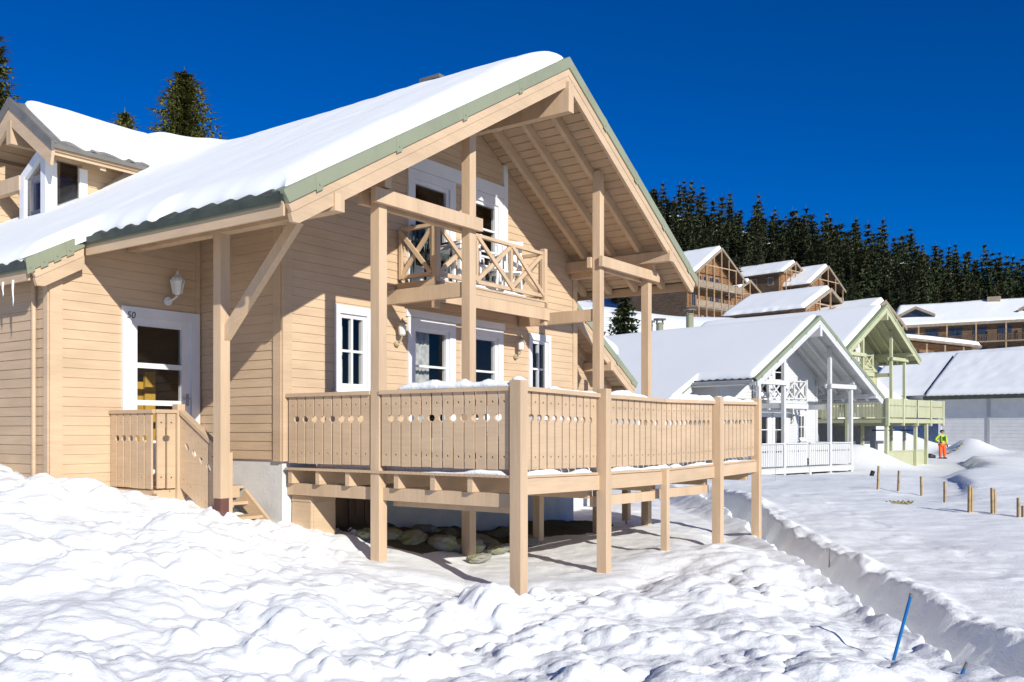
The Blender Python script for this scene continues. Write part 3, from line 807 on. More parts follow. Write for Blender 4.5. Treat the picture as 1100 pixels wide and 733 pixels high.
    q = MB(); q.box(PB['back'],ax2-.02,3.6,ar2-.02,-2.2,-.4); q.build('foundation', mats['found'], R)
    z = roof_z(PB,6.3)-.3
    q = MB(); q.box(ax2,-.62,6.22,6.36,z-.19,z); q.build('purlin', PO, hroof)
    q = MB(); q.box(-.95,-.83,6.08,6.2,-2.2,z-.19); q.build('post', PO, R)
    # ---------------- dormer
    xr_, ze, yf, zr = -6.35, 5.05, -4.0, 6.03
    x1, x0 = -4.95, -7.75
    sd = (zr-ze)/(x1-xr_)*1.0
    dz = lambda x: zr-sd*abs(x-xr_)
    q = MB(); ca = -5.5; cy = -3.85    # cheek wall plane and corner
    sided_wall(q,'x',ca,cy+.02,-.9,3.3,dz(ca)-.12,None,[(-3.66,-3.22,3.3,4.98)]); 
    dorm = q.build('dormer', B, R)
    q = MB(); sided_wall(q,'x',-7.25,cy,-.9,3.3,5.2); q.build('cheek_wall', B, dorm)
    fy = -3.25
    q = MB(); sided_wall(q,'y',fy,-7.2,-6.4,3.3,6.0,{'k':[xr_],'f':lambda a:dz(a)-.13},[(-6.98,-6.56,3.3,4.9)]); q.build('front_wall', B, dorm)
    q = MB()
    for a0,a1 in ((-6.98,-6.56),):
        fn2 = PX('y',fy); slab(q,fn2,a0-.08,a0+.03,3.3,5.0,0,.05); slab(q,fn2,a1-.03,a1+.08,3.3,5.0,0,.05); slab(q,fn2,a0+.03,a1-.03,4.9,5.0,0,.045)
    fr = q.build('window', mats['trim'], dorm)
    q = MB(); q.box(ca-.10,ca+.05,cy-.02,cy+.13,3.2,dz(ca)-.26); q.build('corner_post', mats['trim'], dorm)
    q = MB(); q.box(ca-.06,ca+.045,cy+.13,-2.2,dz(ca)-.34,dz(ca)-.14); q.build('beam', PO, dorm)
    q = MB(); fx = PX('x',ca); slab(q,fx,-3.28,-3.14,3.3,4.9,0,.04); slab(q,fx,-3.74,-3.66,3.3,4.9,0,.03); q.build('window', mats['trim'], dorm)
    q = MB(); q.add([fx(-3.66,3.3,-.05),fx(-3.28,3.3,-.05),fx(-3.28,4.95,-.05),fx(-3.66,4.95,-.05)],[(0,1,2,3)]); q.build('pane', M['glass'], dorm, recalc=False)
    q = MB(); fy_ = PX('y',fy); q.add([fy_(-6.98,3.3,-.05),fy_(-6.56,3.3,-.05),fy_(-6.56,4.9,-.05),fy_(-6.98,4.9,-.05)],[(0,1,2,3)]); q.build('pane', M['glass'], dorm, recalc=False)
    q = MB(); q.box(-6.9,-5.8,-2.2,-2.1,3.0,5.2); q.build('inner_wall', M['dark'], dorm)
    # dormer roof: two slopes, ridge along y
    q = MB()
    for s in (-1,1):
        xe = xr_+s*(x1-xr_); n = 40; vs=[]; fs=[]
        for j in range(9):
            x = xr_+(xe-xr_)*j/8
            for i in range(n+1):
                y = yf+(1.5-yf)*i/n; vs.append((x,y,dz(x)+.004+.02*math.sin(2*PI*y/.34)))
        for j in range(8):
            for i in range(n): a=j*(n+1)+i; fs.append((a,a+1,a+n+2,a+n+1))
        q.add(vs,fs)
        q.add([(xr_,yf,zr-.06),(xr_,1.5,zr-.06),(xe,1.5,ze-.06),(xe,yf,ze-.06)],[(0,1,2,3)])
        q.beam((xe-s*.01,yf,ze-.03),(xe-s*.01,1.2,ze-.03),.03,.07)
    dr = q.build('dormer_roof', M['darkmetal'], dorm, recalc=False)
    for s in (-1,1):
        xe = xr_+s*(x1-xr_)
        q = MB(); q.prism([[(xr_,zr+.04),(xe,ze+.04),(xe,ze-.10),(xr_,zr-.14)]], lambda a,b,t:(a,yf-t,b), -.02,.03); q.build('rake_flashing', M['darkmetal'], dorm)
        q = MB(); q.prism([[(xr_,zr-.145),(xe-s*.02,ze-.09),(xe-s*.08,ze-.33),(xr_,zr-.42)]], lambda a,b,t:(a,yf-t,b), -.04,.01); q.build('barge_board', B, dorm)
        q = MB(); y = 0
        for k in range(9):
            xa = xr_+(xe-xr_)*k/9; xb = xr_+(xe-xr_)*(k+1)/9-.008*s
            q.add([(xa,yf+.04,dz(xa)-.12),(xb,yf+.04,dz(xb)-.12),(xb,-.8,dz(xb)-.12),(xa,-.8,dz(xa)-.12)],[(0,1,2,3)])
        q.build('soffit', B, dorm, recalc=False)
        q = MB(); q.beam((xe-s*.06,yf+.02,ze-.10),(xe-s*.06,.6,ze-.10),.03,.13); q.build('eave_board', B, dorm)
    for y in (-3.1,-2.35,-1.6):
        q = MB(); q.prism([[(ca,dz(ca)-.13),(x1-.1,dz(x1-.1)-.13),(x1-.1,dz(x1)-.22),(ca,dz(ca)-.33)]], lambda a,b,t:(a,y+t,b), -.05,.05); q.build('rafter', PO, dorm)
    q = MB(); q.box(xr_-.07,xr_+.07,yf-.02,fy,zr-.75,zr-.36); q.build('ridge_beam', PO, dorm)
    q = MB(); q.box(x0+.5,-6.35,cy,cy+.12,4.55,4.80); q.build('tie_beam', PO, dorm)
    # white window trim following the slope in front of the glass
    q = MB(); q.box(-6.37,-6.22,cy+.02,cy+.12,3.2,4.76); q.beam((-6.38,cy+.07,4.70),(ca-.08,cy+.07,5.16),.09,.15); q.box(-6.22,ca-.1,cy+.04,cy+.10,3.35,3.45)
    wt = q.build('glazed_gable', mats['trim'], dorm)
    q = MB(); q.add([(-6.22,cy+.08,3.3),(ca-.1,cy+.08,3.3),(ca-.1,cy+.08,5.1),(-6.22,cy+.08,4.75)],[(0,1,2,3)]); q.build('pane', M['glass'], dorm, recalc=False)
    q = MB(); q.box(-6.6,ca-.2,-2.9,-2.85,3.3,4.1); q.build('pine_bench', M['yellow'], dorm)
    # metal flue behind the ridge
    q = MB(); x,y = -1.13,.9; z = roof_z(PB,y)
    q.box(x-.14,x+.14,y-.14,y+.14,z-.1,z+1.08); q.box(x-.23,x+.23,y-.23,y+.23,z+1.17,z+1.23)
    for a in (-.12,.12): q.box(x+a-.02,x+a+.02,y-.02,y+.02,z+1.07,z+1.18)
    q.build('flue', M['darkmetal'], hroof)

    # ---------------- snow on the roof, the dormer and the rails
    zf = lambda X,Y: PB['ridge'] - np.where(Y<0,PB['sl'],PB['sr'])*np.sqrt(Y*Y+.02)
    ln = eave_noise(0,11,.10)
    def eneg(x): return 5.39 + (6.06-5.40)*(1-float(sstep(-1.78,-1.48,x)))
    def nib(x):
        front = float(sstep(-.15,.0,x))*(1-float(sstep(2.0,2.12,x)))
        return front*(.14+.04*float(vnoise(x*1.4,.3,76))) + .06*max(0,float(vnoise(x*1.6,.5,77)))*float(sstep(-1.5,-1.3,x))*(1-front) - .05*float(vnoise(x*1.1,.2,78)) - .02*float(vnoise(x*5,.7,79))
    def zf(X,Y):
        m = PB['ridge'] - np.where(Y<0,PB['sl'],PB['sr'])*np.sqrt(Y*Y+.02)
        dd = zr - sd*np.sqrt((X-xr_)**2+.01)
        k = .55; h = np.clip(.5+.5*(dd-m)/k,0,1); sm = m*(1-h)+dd*h + k*h*(1-h)
        w = sstep(-3.0,-.9,Y)
        sm = np.where(dd>m-k, sm, m)
        return m*(1-w)+sm*w
    snow_blanket('roof_snow','thick smooth snow on the roof of the large beige chalet',HERO,M['roofsnow'],zf,PB['back'],PB['rake']-.04,eneg,lambda x:4.5+2.85*(1-float(sstep(-1.05,-.82,x))),nib,.45,T=.30,R=.30,step=.075,seed=5,Rr=.55,rough=.02,droop=.05)
    # dormer snow, built in a frame whose x runs along the dormer ridge
    def zd(X,Y): return zr-sd*np.sqrt(Y*Y+.01)
    e1 = eave_noise(1.31,31,.16)
    def ed(x): return e1(x)-.10*abs(math.sin(x*PI/.68))
    o = snow_blanket('roof_snow','snow on the small dormer roof at the left of the beige chalet',None,M['roofsnow'],zd,yf+.22,1.9,ed,ed,T=.15,R=.22,step=.07,seed=9,Rr=.2,rough=.02)
    o.matrix_basis = HERO.matrix_basis @ Matrix(((0,-1,0,xr_),(1,0,0,0),(0,0,1,0),(0,0,0,1)))
    return ys, dx, sg
ys_, dx_, sg_ = hero_extras()

# ------------------------------------------------------------------ the two neighbouring chalets
def near_deck(R, mats, mir, x1, name='deck', y0=-3.5, y1=3.5, low=False):
    B, PO = mats['body'], mats['post']
    d = MB()
    for i in range(int(x1/.14)):
        d.box(.03+.14*i,.03+.14*i+.134,y0-.04,y1+.04,-.03,0)
    d.box(x1-.02,x1+.05,y0-.04,y1+.04,-.22,-.032); d.box(.05,x1,y0-.02,y0+.04,-.22,-.032); d.box(.05,x1,y1-.04,y1+.02,-.22,-.032)
    for y in (-1.7,0,1.8): d.box(.1,x1-.05,y-.05,y+.05,-.36,-.034)
    deck = d.build(name, B, R, mir)
    ys = [y0,-1.705,0.03,1.80,y1]
    far = x1 > 2
    for i,y in enumerate(ys):
        if far or i == 2:
            gz = tl(R,x1,y,mir)-.3
            if low: gz = -.36
            q = MB(); q.box(x1-.075,x1+.075,y-.075,y+.075,gz,1.0 if i!=2 else -.04); q.build('post', PO, deck, mir)
    if low:
        for y in (-3.42,.1,1.5):
            q = MB(); q.box(x1-.17,x1-.02,y-.075,y+.075,tl(R,x1,y,mir)-.3,-.225); q.build('post', PO, deck, mir)
    for a,b in zip(ys[:-1],ys[1:]):
        railing(deck,B,(x1-(.0 if far else .06),a+.08),(x1-(.0 if far else .06),b-.08),mir=mir,detail=False)
        q = MB(); q.beam((x1-.03,a+.08,.945),(x1-.03,b-.08,.945),.11,.048); q.build('handrail', B, deck, mir)
    for y in (y0,y1):
        railing(deck,B,(.06,y),(x1-.09,y),side=1 if y<0 else -1,mir=mir,detail=False)
        q = MB(); q.beam((.05,y,.945),(x1-.06,y,.945),.11,.048); q.build('handrail', B, deck, mir)
    return deck
WHITE = dict(BODY); WHITE.update(body=paint('white_boards',(.53,.53,.52),var=.03,scale=1.2), post=paint('white_posts',(.57,.57,.56),var=.03), found=M['found'], trim=M['white'])
GREENM = dict(BODY); GREENM.update(body=paint('green_boards',(.45,.45,.285),var=.05,scale=1.2), post=paint('green_posts',(.47,.48,.30),var=.05), trim=M['white'], found=paint('grey_render',(.20,.20,.21),rough=.9,var=.1))
WHITE['flash'] = paint('sage_metal',(.22,.25,.16),rough=.45,spec=.5); GREENM['flash'] = paint('lime_metal',(.28,.32,.17),rough=.45,spec=.5)

PW = dict(PB); PW['back'] = -10.5
WH, wroof, wbal = chalet('white painted timber chalet beyond the beige deck with matching gable and balcony', (10.833,38.408,-1.47), .837, WHITE, -1, False, PW, deep=1.6)
near_deck(WH, WHITE, -1, 1.70)
# the white chalet's side wings under the low roof
for (a0,a1,x) in ((-5.73,-3.6,-1.75),(3.74,6.7,-1.35)):
    q = MB(); tp = {'k':[], 'f': lambda a: roof_z(PW,a)-.13}
    sided_wall(q,'x',x,a0,a1,-.6,3.6,tp,row=.13); q.build('annex_wall', WHITE['body'], WH, -1)
    q = MB(); e = a0 if a0<0 else a1; sided_wall(q,'y' if a0<0 else 'Y',e,PW['back'],x,-.6,roof_z(PW,e)-.2,row=.13); q.build('annex_wall', WHITE['body'], WH, -1)
# gutter and downpipe at the left eave
q = MB(); ze_ = roof_z(PW,4.55)-.07; q.tube([(-.65,4.62,ze_),(2.1,4.62,ze_)],.055,8); q.tube([(1.95,4.6,ze_),(1.8,4.3,ze_-.25),(1.75,3.85,ze_-.4),(1.75,3.85,.2)],.04,8); q.build('gutter', M['steel'], WH, -1)
zfW = lambda X,Y: PW['ridge'] - np.where(Y<0,PW['sl'],PW['sr'])*np.sqrt(Y*Y+.03)
nw = eave_noise(0,51,.05)
snow_blanket('roof_snow','thick unbroken snow on the roof of the white chalet',WH,M['roofsnow'],zfW,PW['back'],PW['rake']-.1,
    lambda x: 5.38+.66*(1-float(sstep(-1.7,-1.5,x)))+nw(x), lambda x: 4.47+3.0*(1-float(sstep(-.8,-.6,x)))+nw(x), T=.17,R=.3,step=.14,seed=15,mir=-1,Rr=.2,rough=.004)
def flue(root, x, y, z0, z1, mat, mir):
    q = MB(); q.tube([(x,y,z0),(x,y,z1-.25)],.17,12); q.tube([(x,y,z1-.25),(x,y,z1-.2)],.2,12)
    f = q.build('flue_pipe', mat, root, mir, smooth=False)
    q = MB(); q.tube([(x,y,z1-.06),(x,y,z1)],.30,12)
    for k in range(4): q.box(x+.19*math.cos(k*PI/2)-.02,x+.19*math.cos(k*PI/2)+.02,y+.19*math.sin(k*PI/2)-.02,y+.19*math.sin(k*PI/2)+.02,z1-.22,z1-.05)
    q.build('flue_cap', M['darkmetal'], f, mir)
fm_ = paint('olive_metal',(.24,.25,.15),rough=.5,spec=.5)
flue(wroof,-4.9,-.9,5.2,7.05,fm_,-1); flue(wroof,-6.5,-.7,5.2,6.75,fm_,-1); flue(wroof,-7.4,-1.0,5.0,6.75,fm_,-1)

PG = dict(PB); PG.update(eR=4.53,eL=4.53,aL=4.53,aR=4.53,axl=-1.6,axr=-1.6,back=-9.0,purlins=[(-3.42,-1.0,2.2),(3.42,-1.0,2.2)])
GH, groof, gbal = chalet('sage green timber chalet on tall posts behind the white chalet', (18.193,50.094,.58), .791, GREENM, 1, False, PG, deep=3.2)
near_deck(GH, GREENM, 1, 3.72, low=True)
# open lower storey: posts, low fence, inner wall, blue awning
gd = empty('lower_storey',(0,0,0)); bpy.data.objects.remove(gd)
q = MB()
for i in range(30): q.box(3.5,3.54,-3.3+.165*i,-3.3+.165*i+.155,-2.5,-1.65)
q.box(3.46,3.58,-3.35,1.7,-1.65,-1.6); q.build('lower_fence', GREENM['body'], GH)
for y in (-2.6,-.9,.8):
    q = MB(); q.box(1.2,1.36,y,y+.7,-2.4,-1.15); q.build('pillar', M['white'], GH)
q = MB(); q.box(.5,2.6,2.0,3.2,-.62,-.55); q.build('awning', paint('blue_canvas',(.02,.05,.28),rough=.7), GH)
zfG = lambda X,Y: PG['ridge'] - np.where(Y<0,PG['sl'],PG['sr'])*np.sqrt(Y*Y+.03)
ng = eave_noise(4.5,61,.05)
snow_blanket('roof_snow','thick snow on the roof of the sage green chalet',GH,M['roofsnow'],zfG,PG['back'],PG['rake']-.2,ng,ng,T=.15,R=.3,step=.16,seed=25,Rr=.25,rough=.004)

# ------------------------------------------------------------------ grey chalet at the right edge and the roof behind it
GREYM = paint('pale_grey_boards',(.64,.64,.635),var=.04); GREYD = paint('grey_trim',(.36,.37,.39),var=.04)
def grey_house():
    # local x runs along the eave towards the camera, y away from it
    R = empty('grey_chalet',(28.92,64.8,-1.2),-.79,label='pale grey chalet with long eave and snowy roof at the right edge',cat='chalet'); R.scale=(1.2,)*3
    q = MB(); sided_wall(q,'y',.55,.7,7.0,-.4,3.0,row=.2,openings=[]); w = q.build('wall',GREYM,R)
    q = MB(); sided_wall(q,'y',1.9,7.0,14.0,-.4,3.2,row=.2,openings=[(7.5,8.5,.9,2.3)]); q.build('wall',GREYM,R)
    q = MB(); q.box(6.9,7.0,.56,1.9,-.4,3.1); q.build('wall',GREYM,R)
    q = MB(); q.box(.7,.8,.6,8.5,-.4,3.0); q.prism([[(.6,2.9),(8.6,2.9),(4.6,5.2)]],lambda a,b,t:(.7+t,a,b),0,.1); q.build('wall',GREYM,R)
    for x in (.7,3.35,6.85):
        q = MB(); q.box(x-.06,x+.10,.50,.552,-.4,3.0); q.build('corner_board',GREYD if x==3.35 else M['white'],R)
    q = MB(); q.box(.55,14,.7,8.5,-1.4,-.38); q.build('foundation',M['found'],R)
    window(R,dict(trim=M['steel']),'y',1.9,7.4,8.6,.8,2.4,cols=2,rows=2,trim=.12)
    # side deck with rail and steps
    q = MB(); q.box(7.1,13,.2,1.88,-.12,0); q.box(7.1,13,.16,.2,-.3,1.0)
    dk = q.build('deck',M['white'],R)
    for k in range(3):
        q = MB(); q.box(7.4,9.4,.16-.3*(k+1),.16-.3*k-.01,-.30-.2*k,-.25-.2*k); q.build('step',paint('grey_step',(.3,.29,.26)),dk)
    ez, ry, rz = 2.98, 4.6, 5.55
    q = MB(); n=120
    for s in (0,1):
        vs=[]; fs=[]
        for j in range(5):
            y = (-.05+(ry+.05)*j/4) if s==0 else (ry+ (4.7)*j/4); z = (ez+(rz-ez)*j/4) if s==0 else rz-(rz-ez)*j/4
            for i in range(n+1): vs.append((14.5*i/n,y,z+.02*math.sin(i*2.2)))
        for j in range(4):
            for i in range(n): a=j*(n+1)+i; fs.append((a,a+1,a+n+2,a+n+1))
        q.add(vs,fs)
    q.box(0,14.5,-.09,-.05,ez-.22,ez-.0)
    rf = q.build('roof',M['tile'],R,recalc=False)
    q = MB(); q.add([(0.05,0,ez-.2),(14.4,0,ez-.2),(14.4,.75,ez+.06),(0.05,.75,ez+.06)],[(0,1,2,3)]); q.build('soffit',GREYD,rf,recalc=False)
    q = MB(); q.prism([[(-.06,ez+.06),(ry,rz+.08),(ry,rz-.14),(-.06,ez-.16)]],lambda a,b,t:(t,a,b),-.04,.02); q.build('rake_flashing',M['steel'],rf)
    zf = lambda X,Y: rz-(rz-ez)/(ry+.05)*np.abs(Y)
    o = snow_blanket('roof_snow','thick snow on the pale grey chalet at the right edge',None,M['roofsnow'],zf,.06,14.4,lambda x:4.62,lambda x:4.6,T=.24,R=.3,step=.14,seed=33,Rr=.2)
    o.matrix_basis = Matrix.Translation((28.92,64.8,-1.2)) @ Matrix.Rotation(-.79,4,'Z') @ Matrix.Scale(1.2,4) @ Matrix.Translation((0,ry,0))
    # chalet behind: mostly its snowy roof shows
    B_ = empty('grey_chalet',(30.24,79.8,-.7),-.79,label='grey chalet almost hidden behind the green one, its roof deep in snow',cat='chalet'); B_.scale=(1.2,)*3
    q = MB(); sided_wall(q,'y',.5,.8,11,-1,3.0,row=.2); q.build('wall',GREYM,B_)
    q = MB(); q.box(.8,11,.6,9,-1.5,3.0); q.prism([[(.4,2.95),(9.4,2.95),(4.9,5.7)]],lambda a,b,t:(.8+t,a,b),0,10.2); q.build('wall',GREYM,B_)
    q = MB(); q.add([(0,-.1,3.0),(12,-.1,3.0),(12,4.9,5.9),(0,4.9,5.9),(12,9.9,3.0),(0,9.9,3.0)],[(0,1,2,3),(3,2,4,5)]); q.build('roof',M['tile'],B_,recalc=False)
    o = snow_blanket('roof_snow','snow on the hidden grey chalet between green deck and grey eave',None,M['roofsnow'],lambda X,Y:5.9-.58*np.abs(Y),0,12,lambda x:5.0,lambda x:4.9,T=.4,R=.3,step=.18,seed=35,Rr=.3)
    o.matrix_basis = Matrix.Translation((30.24,79.8,-.7)) @ Matrix.Rotation(-.79,4,'Z') @ Matrix.Scale(1.2,4) @ Matrix.Translation((0,4.9,0))
grey_house()

# ------------------------------------------------------------------ brown wooden holiday houses up the slope
LOG = paint('honey_larch',(.25,.125,.055),rough=.7,var=.25,scale=1.5,stretch=(1,1,6)); LOGD = paint('dark_larch',(.10,.066,.042),rough=.8,var=.3,scale=1.5,stretch=(1,1,6))  # honey larch for gable walls, a darker larch for side walls, roofs and rails
POLE = paint('larch_pole',(.36,.25,.15),rough=.7,var=.2,scale=2); BRD = paint('grey_brown_trim',(.27,.215,.155),rough=.7,var=.15)
PANE = paint('dark_pane',(.03,.033,.04),rough=.12,var=.2,bump=0,spec=.8)
F_ = 991.03
def at_px(px, py, d): return ((px-550)/F_*d, d, -(py-462.3)/F_*d)
def log_house(label, slabel, px, py, d, half, pitch, H, D, storeys, theta=.80, oh=2.0, wing=0, gable_mat=LOG, seed=1, snow=True):
    r,f,z = at_px(px,py,d)
    c,s = math.cos(theta), math.sin(theta)
    R = empty('log_house',(r-oh*c, f+oh*s, z-H),-theta,label=label,cat='house',group='brown wooden houses on the slope')
    rz = lambda y: H-pitch*abs(y)
    hw = half-.7
    w = MB(); w.prism([[(-hw,-3),(hw,-3),(hw,rz(hw)-.25),(0,H-.25),(-hw,rz(hw)-.25)]],lambda a,b,t:(t,a,b),-.3,0)
    for k in range(int((H+1)/.3)): 
        zz = -1+.3*k; yy = min(hw,(H-.3-zz)/pitch)
        if yy>.3: w.box(0,.03,-yy,yy,zz,zz+.26)
    w.build('gable_wall',gable_mat,R)
    w = MB(); w.box(-D,-.3,-hw,-hw+.2,-3,rz(hw)-.2); w.box(-D,-.3,hw-.2,hw,-3,rz(hw)-.2); w.box(-D,-D+.2,-hw,hw,-3,rz(hw)-.2)
    for k in range(int((rz(hw)+1)/.3)): w.box(-D,-.05,-hw-.03,-hw,-1+.3*k,-1+.3*k+.26)
    w.build('side_wall',LOGD,R)
    rf = MB()
    for sg_ in (-1,1):
        rf.prism([[(0,H),(sg_*half,rz(half)),(sg_*half,rz(half)-.2),(0,H-.22)]],lambda a,b,t:(t,a,b),-D-.6,oh)
    rf = rf.build('roof',LOGD,R)
    for sg_ in (-1,1):
        q = MB(); q.prism([[(0,H+.06),(sg_*half,rz(half)+.06),(sg_*half,rz(half)-.3),(0,H-.34)]],lambda a,b,t:(t,a,b),oh-.02,oh+.1); q.build('barge_board',BRD,rf)
    sh = (rz(hw*.8)-.2)/max(1,storeys)
    rng = random.Random(seed)
    ny = max(2,int(half/1.4))
    for k in range(storeys):
        zf = sh*k
        # balcony > rail; windows behind it
        b = MB(); yl = min(hw+.3,(H-zf-.4)/pitch); b.box(.03,oh-.1,-yl,yl,zf-.14,zf); bal = b.build('balcony',BRD,R)
        q = MB(); q.box(oh-.18,oh-.12,-yl,yl,zf+.82,zf+.92)
        n = int(yl*2/.18)
        for i in range(n): q.box(oh-.17,oh-.13,-yl+2*yl*i/n,-yl+2*yl*i/n+.165,zf+.05,zf+.82)
        q.build('rail',BRD,bal)
        for j in range(-ny+1,ny):
            y = j*hw/ny
            if abs(y)+.6 > (H-zf-1.6)/pitch or rng.random()<.15: continue
            q = MB(); q.box(.03,.09,y-.55,y+.55,zf+.25,zf+2.1); wn = q.build('window',POLE,R)
            q = MB(); q.box(.09,.10,y-.47,y-.03,zf+.33,zf+2.02); q.box(.09,.10,y+.03,y+.47,zf+.33,zf+2.02); q.build('pane',PANE,wn)
    npo = max(2,int(half/2.2))
    for j in range(-npo,npo+1):
        y = j*(half-.9)/npo
        q = MB(); q.box(oh-.14,oh+.0,y-.07,y+.07,-3.2,rz(y)-.22); q.build('post',POLE,R)
    q = MB(); q.box(oh-.12,oh-.02,-half*.62,half*.62,rz(half*.62)-.35,rz(half*.62)-.2); q.build('tie_beam',POLE,R)
    # side windows
    for i in range(int(D/3)):
        q = MB(); x=-1.5-3*i; q.box(x-.5,x+.5,-hw-.07,-hw-.03,rz(hw)-2.2,rz(hw)-.9); wn = q.build('window',POLE,R)
        q = MB(); q.box(x-.42,x+.42,-hw-.08,-hw-.07,rz(hw)-2.1,rz(hw)-1.0); q.build('pane',PANE,wn)
    if snow:
        e = eave_noise(half-.08,seed+70,.12)
        snow_blanket('roof_snow',slabel,R,M['roofsnow'],lambda X,Y:H-pitch*np.abs(Y),-D-.5,oh-.15,e,e,T=.4,R=.4,step=.3,seed=seed+80,Rr=.3)
    return R
log_house('tall brown timber apartment house with three snowy balconies, just past the beige gable','snow on the roof of the tall timber apartment house',775.6,266.7,140,6.9,.64,12.2,13,3,seed=1)
log_house('narrow brown log house standing highest, second from the left on the slope','snow on the narrow log house standing highest',855,281.5,150,3.9,.52,6.5,19,1,oh=1.2,seed=2)
log_house('brown log house with open timber gable at the forest edge, behind the low snowy roof','snow on the log house at the forest edge',890,286,150,6.0,.58,8.5,9,2,seed=3)
log_house('low brown log house whose snowy roof shows above the white chalet ridge','snow on the low log house above the white chalet',892.7,310,105,5.9,.47,6.5,8,1,oh=2.2,seed=4)
log_house('brown gabled house directly behind the green chalet','snow on the brown gable behind the green chalet',951,323,104,5.7,.46,9.2,8,1,oh=1.8,seed=5)
log_house('low wing of the apartment house with a short sloping roof','snow on the low wing beside the apartment house',806,301,148,6.2,.52,6.5,9,1,oh=1.4,seed=6)

def long_block():
    d0 = 135; r0,f0,z0 = at_px(963,351,d0)
    L = 30; ang = -math.atan2(8.2,13.9)
    R = empty('apartment_block',(r0,f0,z0-6.5),ang,label='long brown apartment block with snowy roof and two dormers below the forest',cat='house')
    H = 6.5
    q = MB(); q.box(0,L,.6,12,-6,H)
    for k in range(20): q.box(0,L,.55,.6,.3*k+.4,.3*k+.66)
    q.build('wall',paint('muted_larch',(.17,.105,.06),rough=.75,var=.25,scale=1.5,stretch=(1,1,6)),R)
    q = MB(); ry,rz=6.4,H+3.5
    q.prism([[(-.3,H),(ry,rz),(12.8,H),(12.8,H-.25),(ry,rz-.28),(-.3,H-.3)]],lambda a,b,t:(t,a,b),-.8,L+.8); rf=q.build('roof',BRD,R)
    for k,z in enumerate((H-2.75,H-5.6)):
        q = MB(); q.box(3 if k==0 else 9,L,-1.0,.55,z-.16,z); bal=q.build('balcony',BRD,R)
        q = MB(); a0 = 3 if k==0 else 9; q.box(a0,L,-1.0,-.94,z+.85,z+.93)
        n=int((L-a0)/.2)
        for i in range(n): q.box(a0+.2*i,a0+.2*i+.1,-.98,-.95,z+.05,z+.85)
        q.build('rail',LOGD,bal)
        for i in range(9):
            x = 1.6+3.1*i
            q = MB(); q.box(x-.9,x+.9,.48,.55,z+.2,z+2.2); wn=q.build('window',LOGD,R)
            q = MB(); q.box(x-.8,x-.04,.46,.48,z+.28,z+2.12); q.box(x+.04,x+.8,.46,.48,z+.28,z+2.12); q.build('pane',PANE,wn)
    for i in range(8):
        q = MB(); x=3.1+3.7*i; q.box(x-.09,x+.09,-1.0,-.84,-6,H-.1); q.build('post',POLE,R)
    for x in (2.4,18.2):
        q = MB(); 
        for s in (-1,1): q.prism([[(x,H+3.0),(x+s*2.6,H+1.75),(x+s*2.6,H+1.35),(x,H+2.6)]],lambda a,b,t:(a,t,b),1.5,5.2)
        dm = q.build('dormer_roof',BRD,R)
        q = MB(); q.prism([[(x-2.0,H+.9),(x+2.0,H+.9),(x+2.0,H+1.6),(x,H+2.6),(x-2.0,H+1.6)]],lambda a,b,t:(a,t,b),2.0,2.2); q.build('window',PANE,dm)
    q = MB(); q.box(11.5,13.2,5.6,6.6,H+3.0,H+4.2); q.build('chimney',BRD,rf)
    q = MB(); q.box(14,L,-3.4,-1.1,-6,-.4+1.0); q.build('terrace_wall',M['found'],R)
    e = eave_noise(6.55,91,.08)
    o = snow_blanket('roof_snow','wide snow field on the roof of the long apartment block',None,M['roofsnow'],lambda X,Y:rz-.545*np.abs(Y),-.7,L+.6,e,e,T=.35,R=.5,step=.3,seed=93,Rr=.4)
    o.matrix_basis = R.matrix_basis @ Matrix.Translation((0,ry,0))
    o = snow_blanket('balcony_snow','snow strip along the lower balcony of the long apartment block',None,M['roofsnow'],lambda X,Y:X*0+H-5.6,9,L,lambda x:.02,lambda x:1.3,T=.3,R=.3,step=.2,seed=95,Rr=.3)
    o.matrix_basis = R.matrix_basis @ Matrix.Translation((0,-1.05,0))
long_block()
def small_shed():
    r,f,z = at_px(973,361,95)
    R = empty('wooden_shed',(r,f,z-3.6),-.35,label='low brown timber outbuilding with sloping snowy roof right of the green gable',cat='shed')
    q = MB(); q.prism([[(-1.2,-3),(6.2,-3),(6.2,2.2),(-1.2,3.3)]],lambda a,b,t:(a,t,b),.5,4); q.build('wall',LOG,R)
    q = MB(); q.prism([[(-1.6,3.68),(7,2.35),(7,2.15),(-1.6,3.46)]],lambda a,b,t:(a,t,b),-.4,4.6); q.build('roof',BRD,R)
    for i in range(4):
        q = MB(); q.box(.2+1.7*i,.34+1.7*i,-.25,-.1,-3,2.9-.2*i); q.build('post',POLE,R)
        q = MB(); q.box(.6+1.6*i,1.7+1.6*i,.44,.5,.4,1.9); q.build('window',PANE,R)
    o = snow_blanket('roof_snow','snow on the low outbuilding right of the green gable',R,M['roofsnow'],lambda X,Y:3.44-.155*X+Y*0,-1.5,6.9,lambda x:.35,lambda x:4.5,T=.4,R=.4,step=.2,seed=97,Rr=.5)
small_shed()

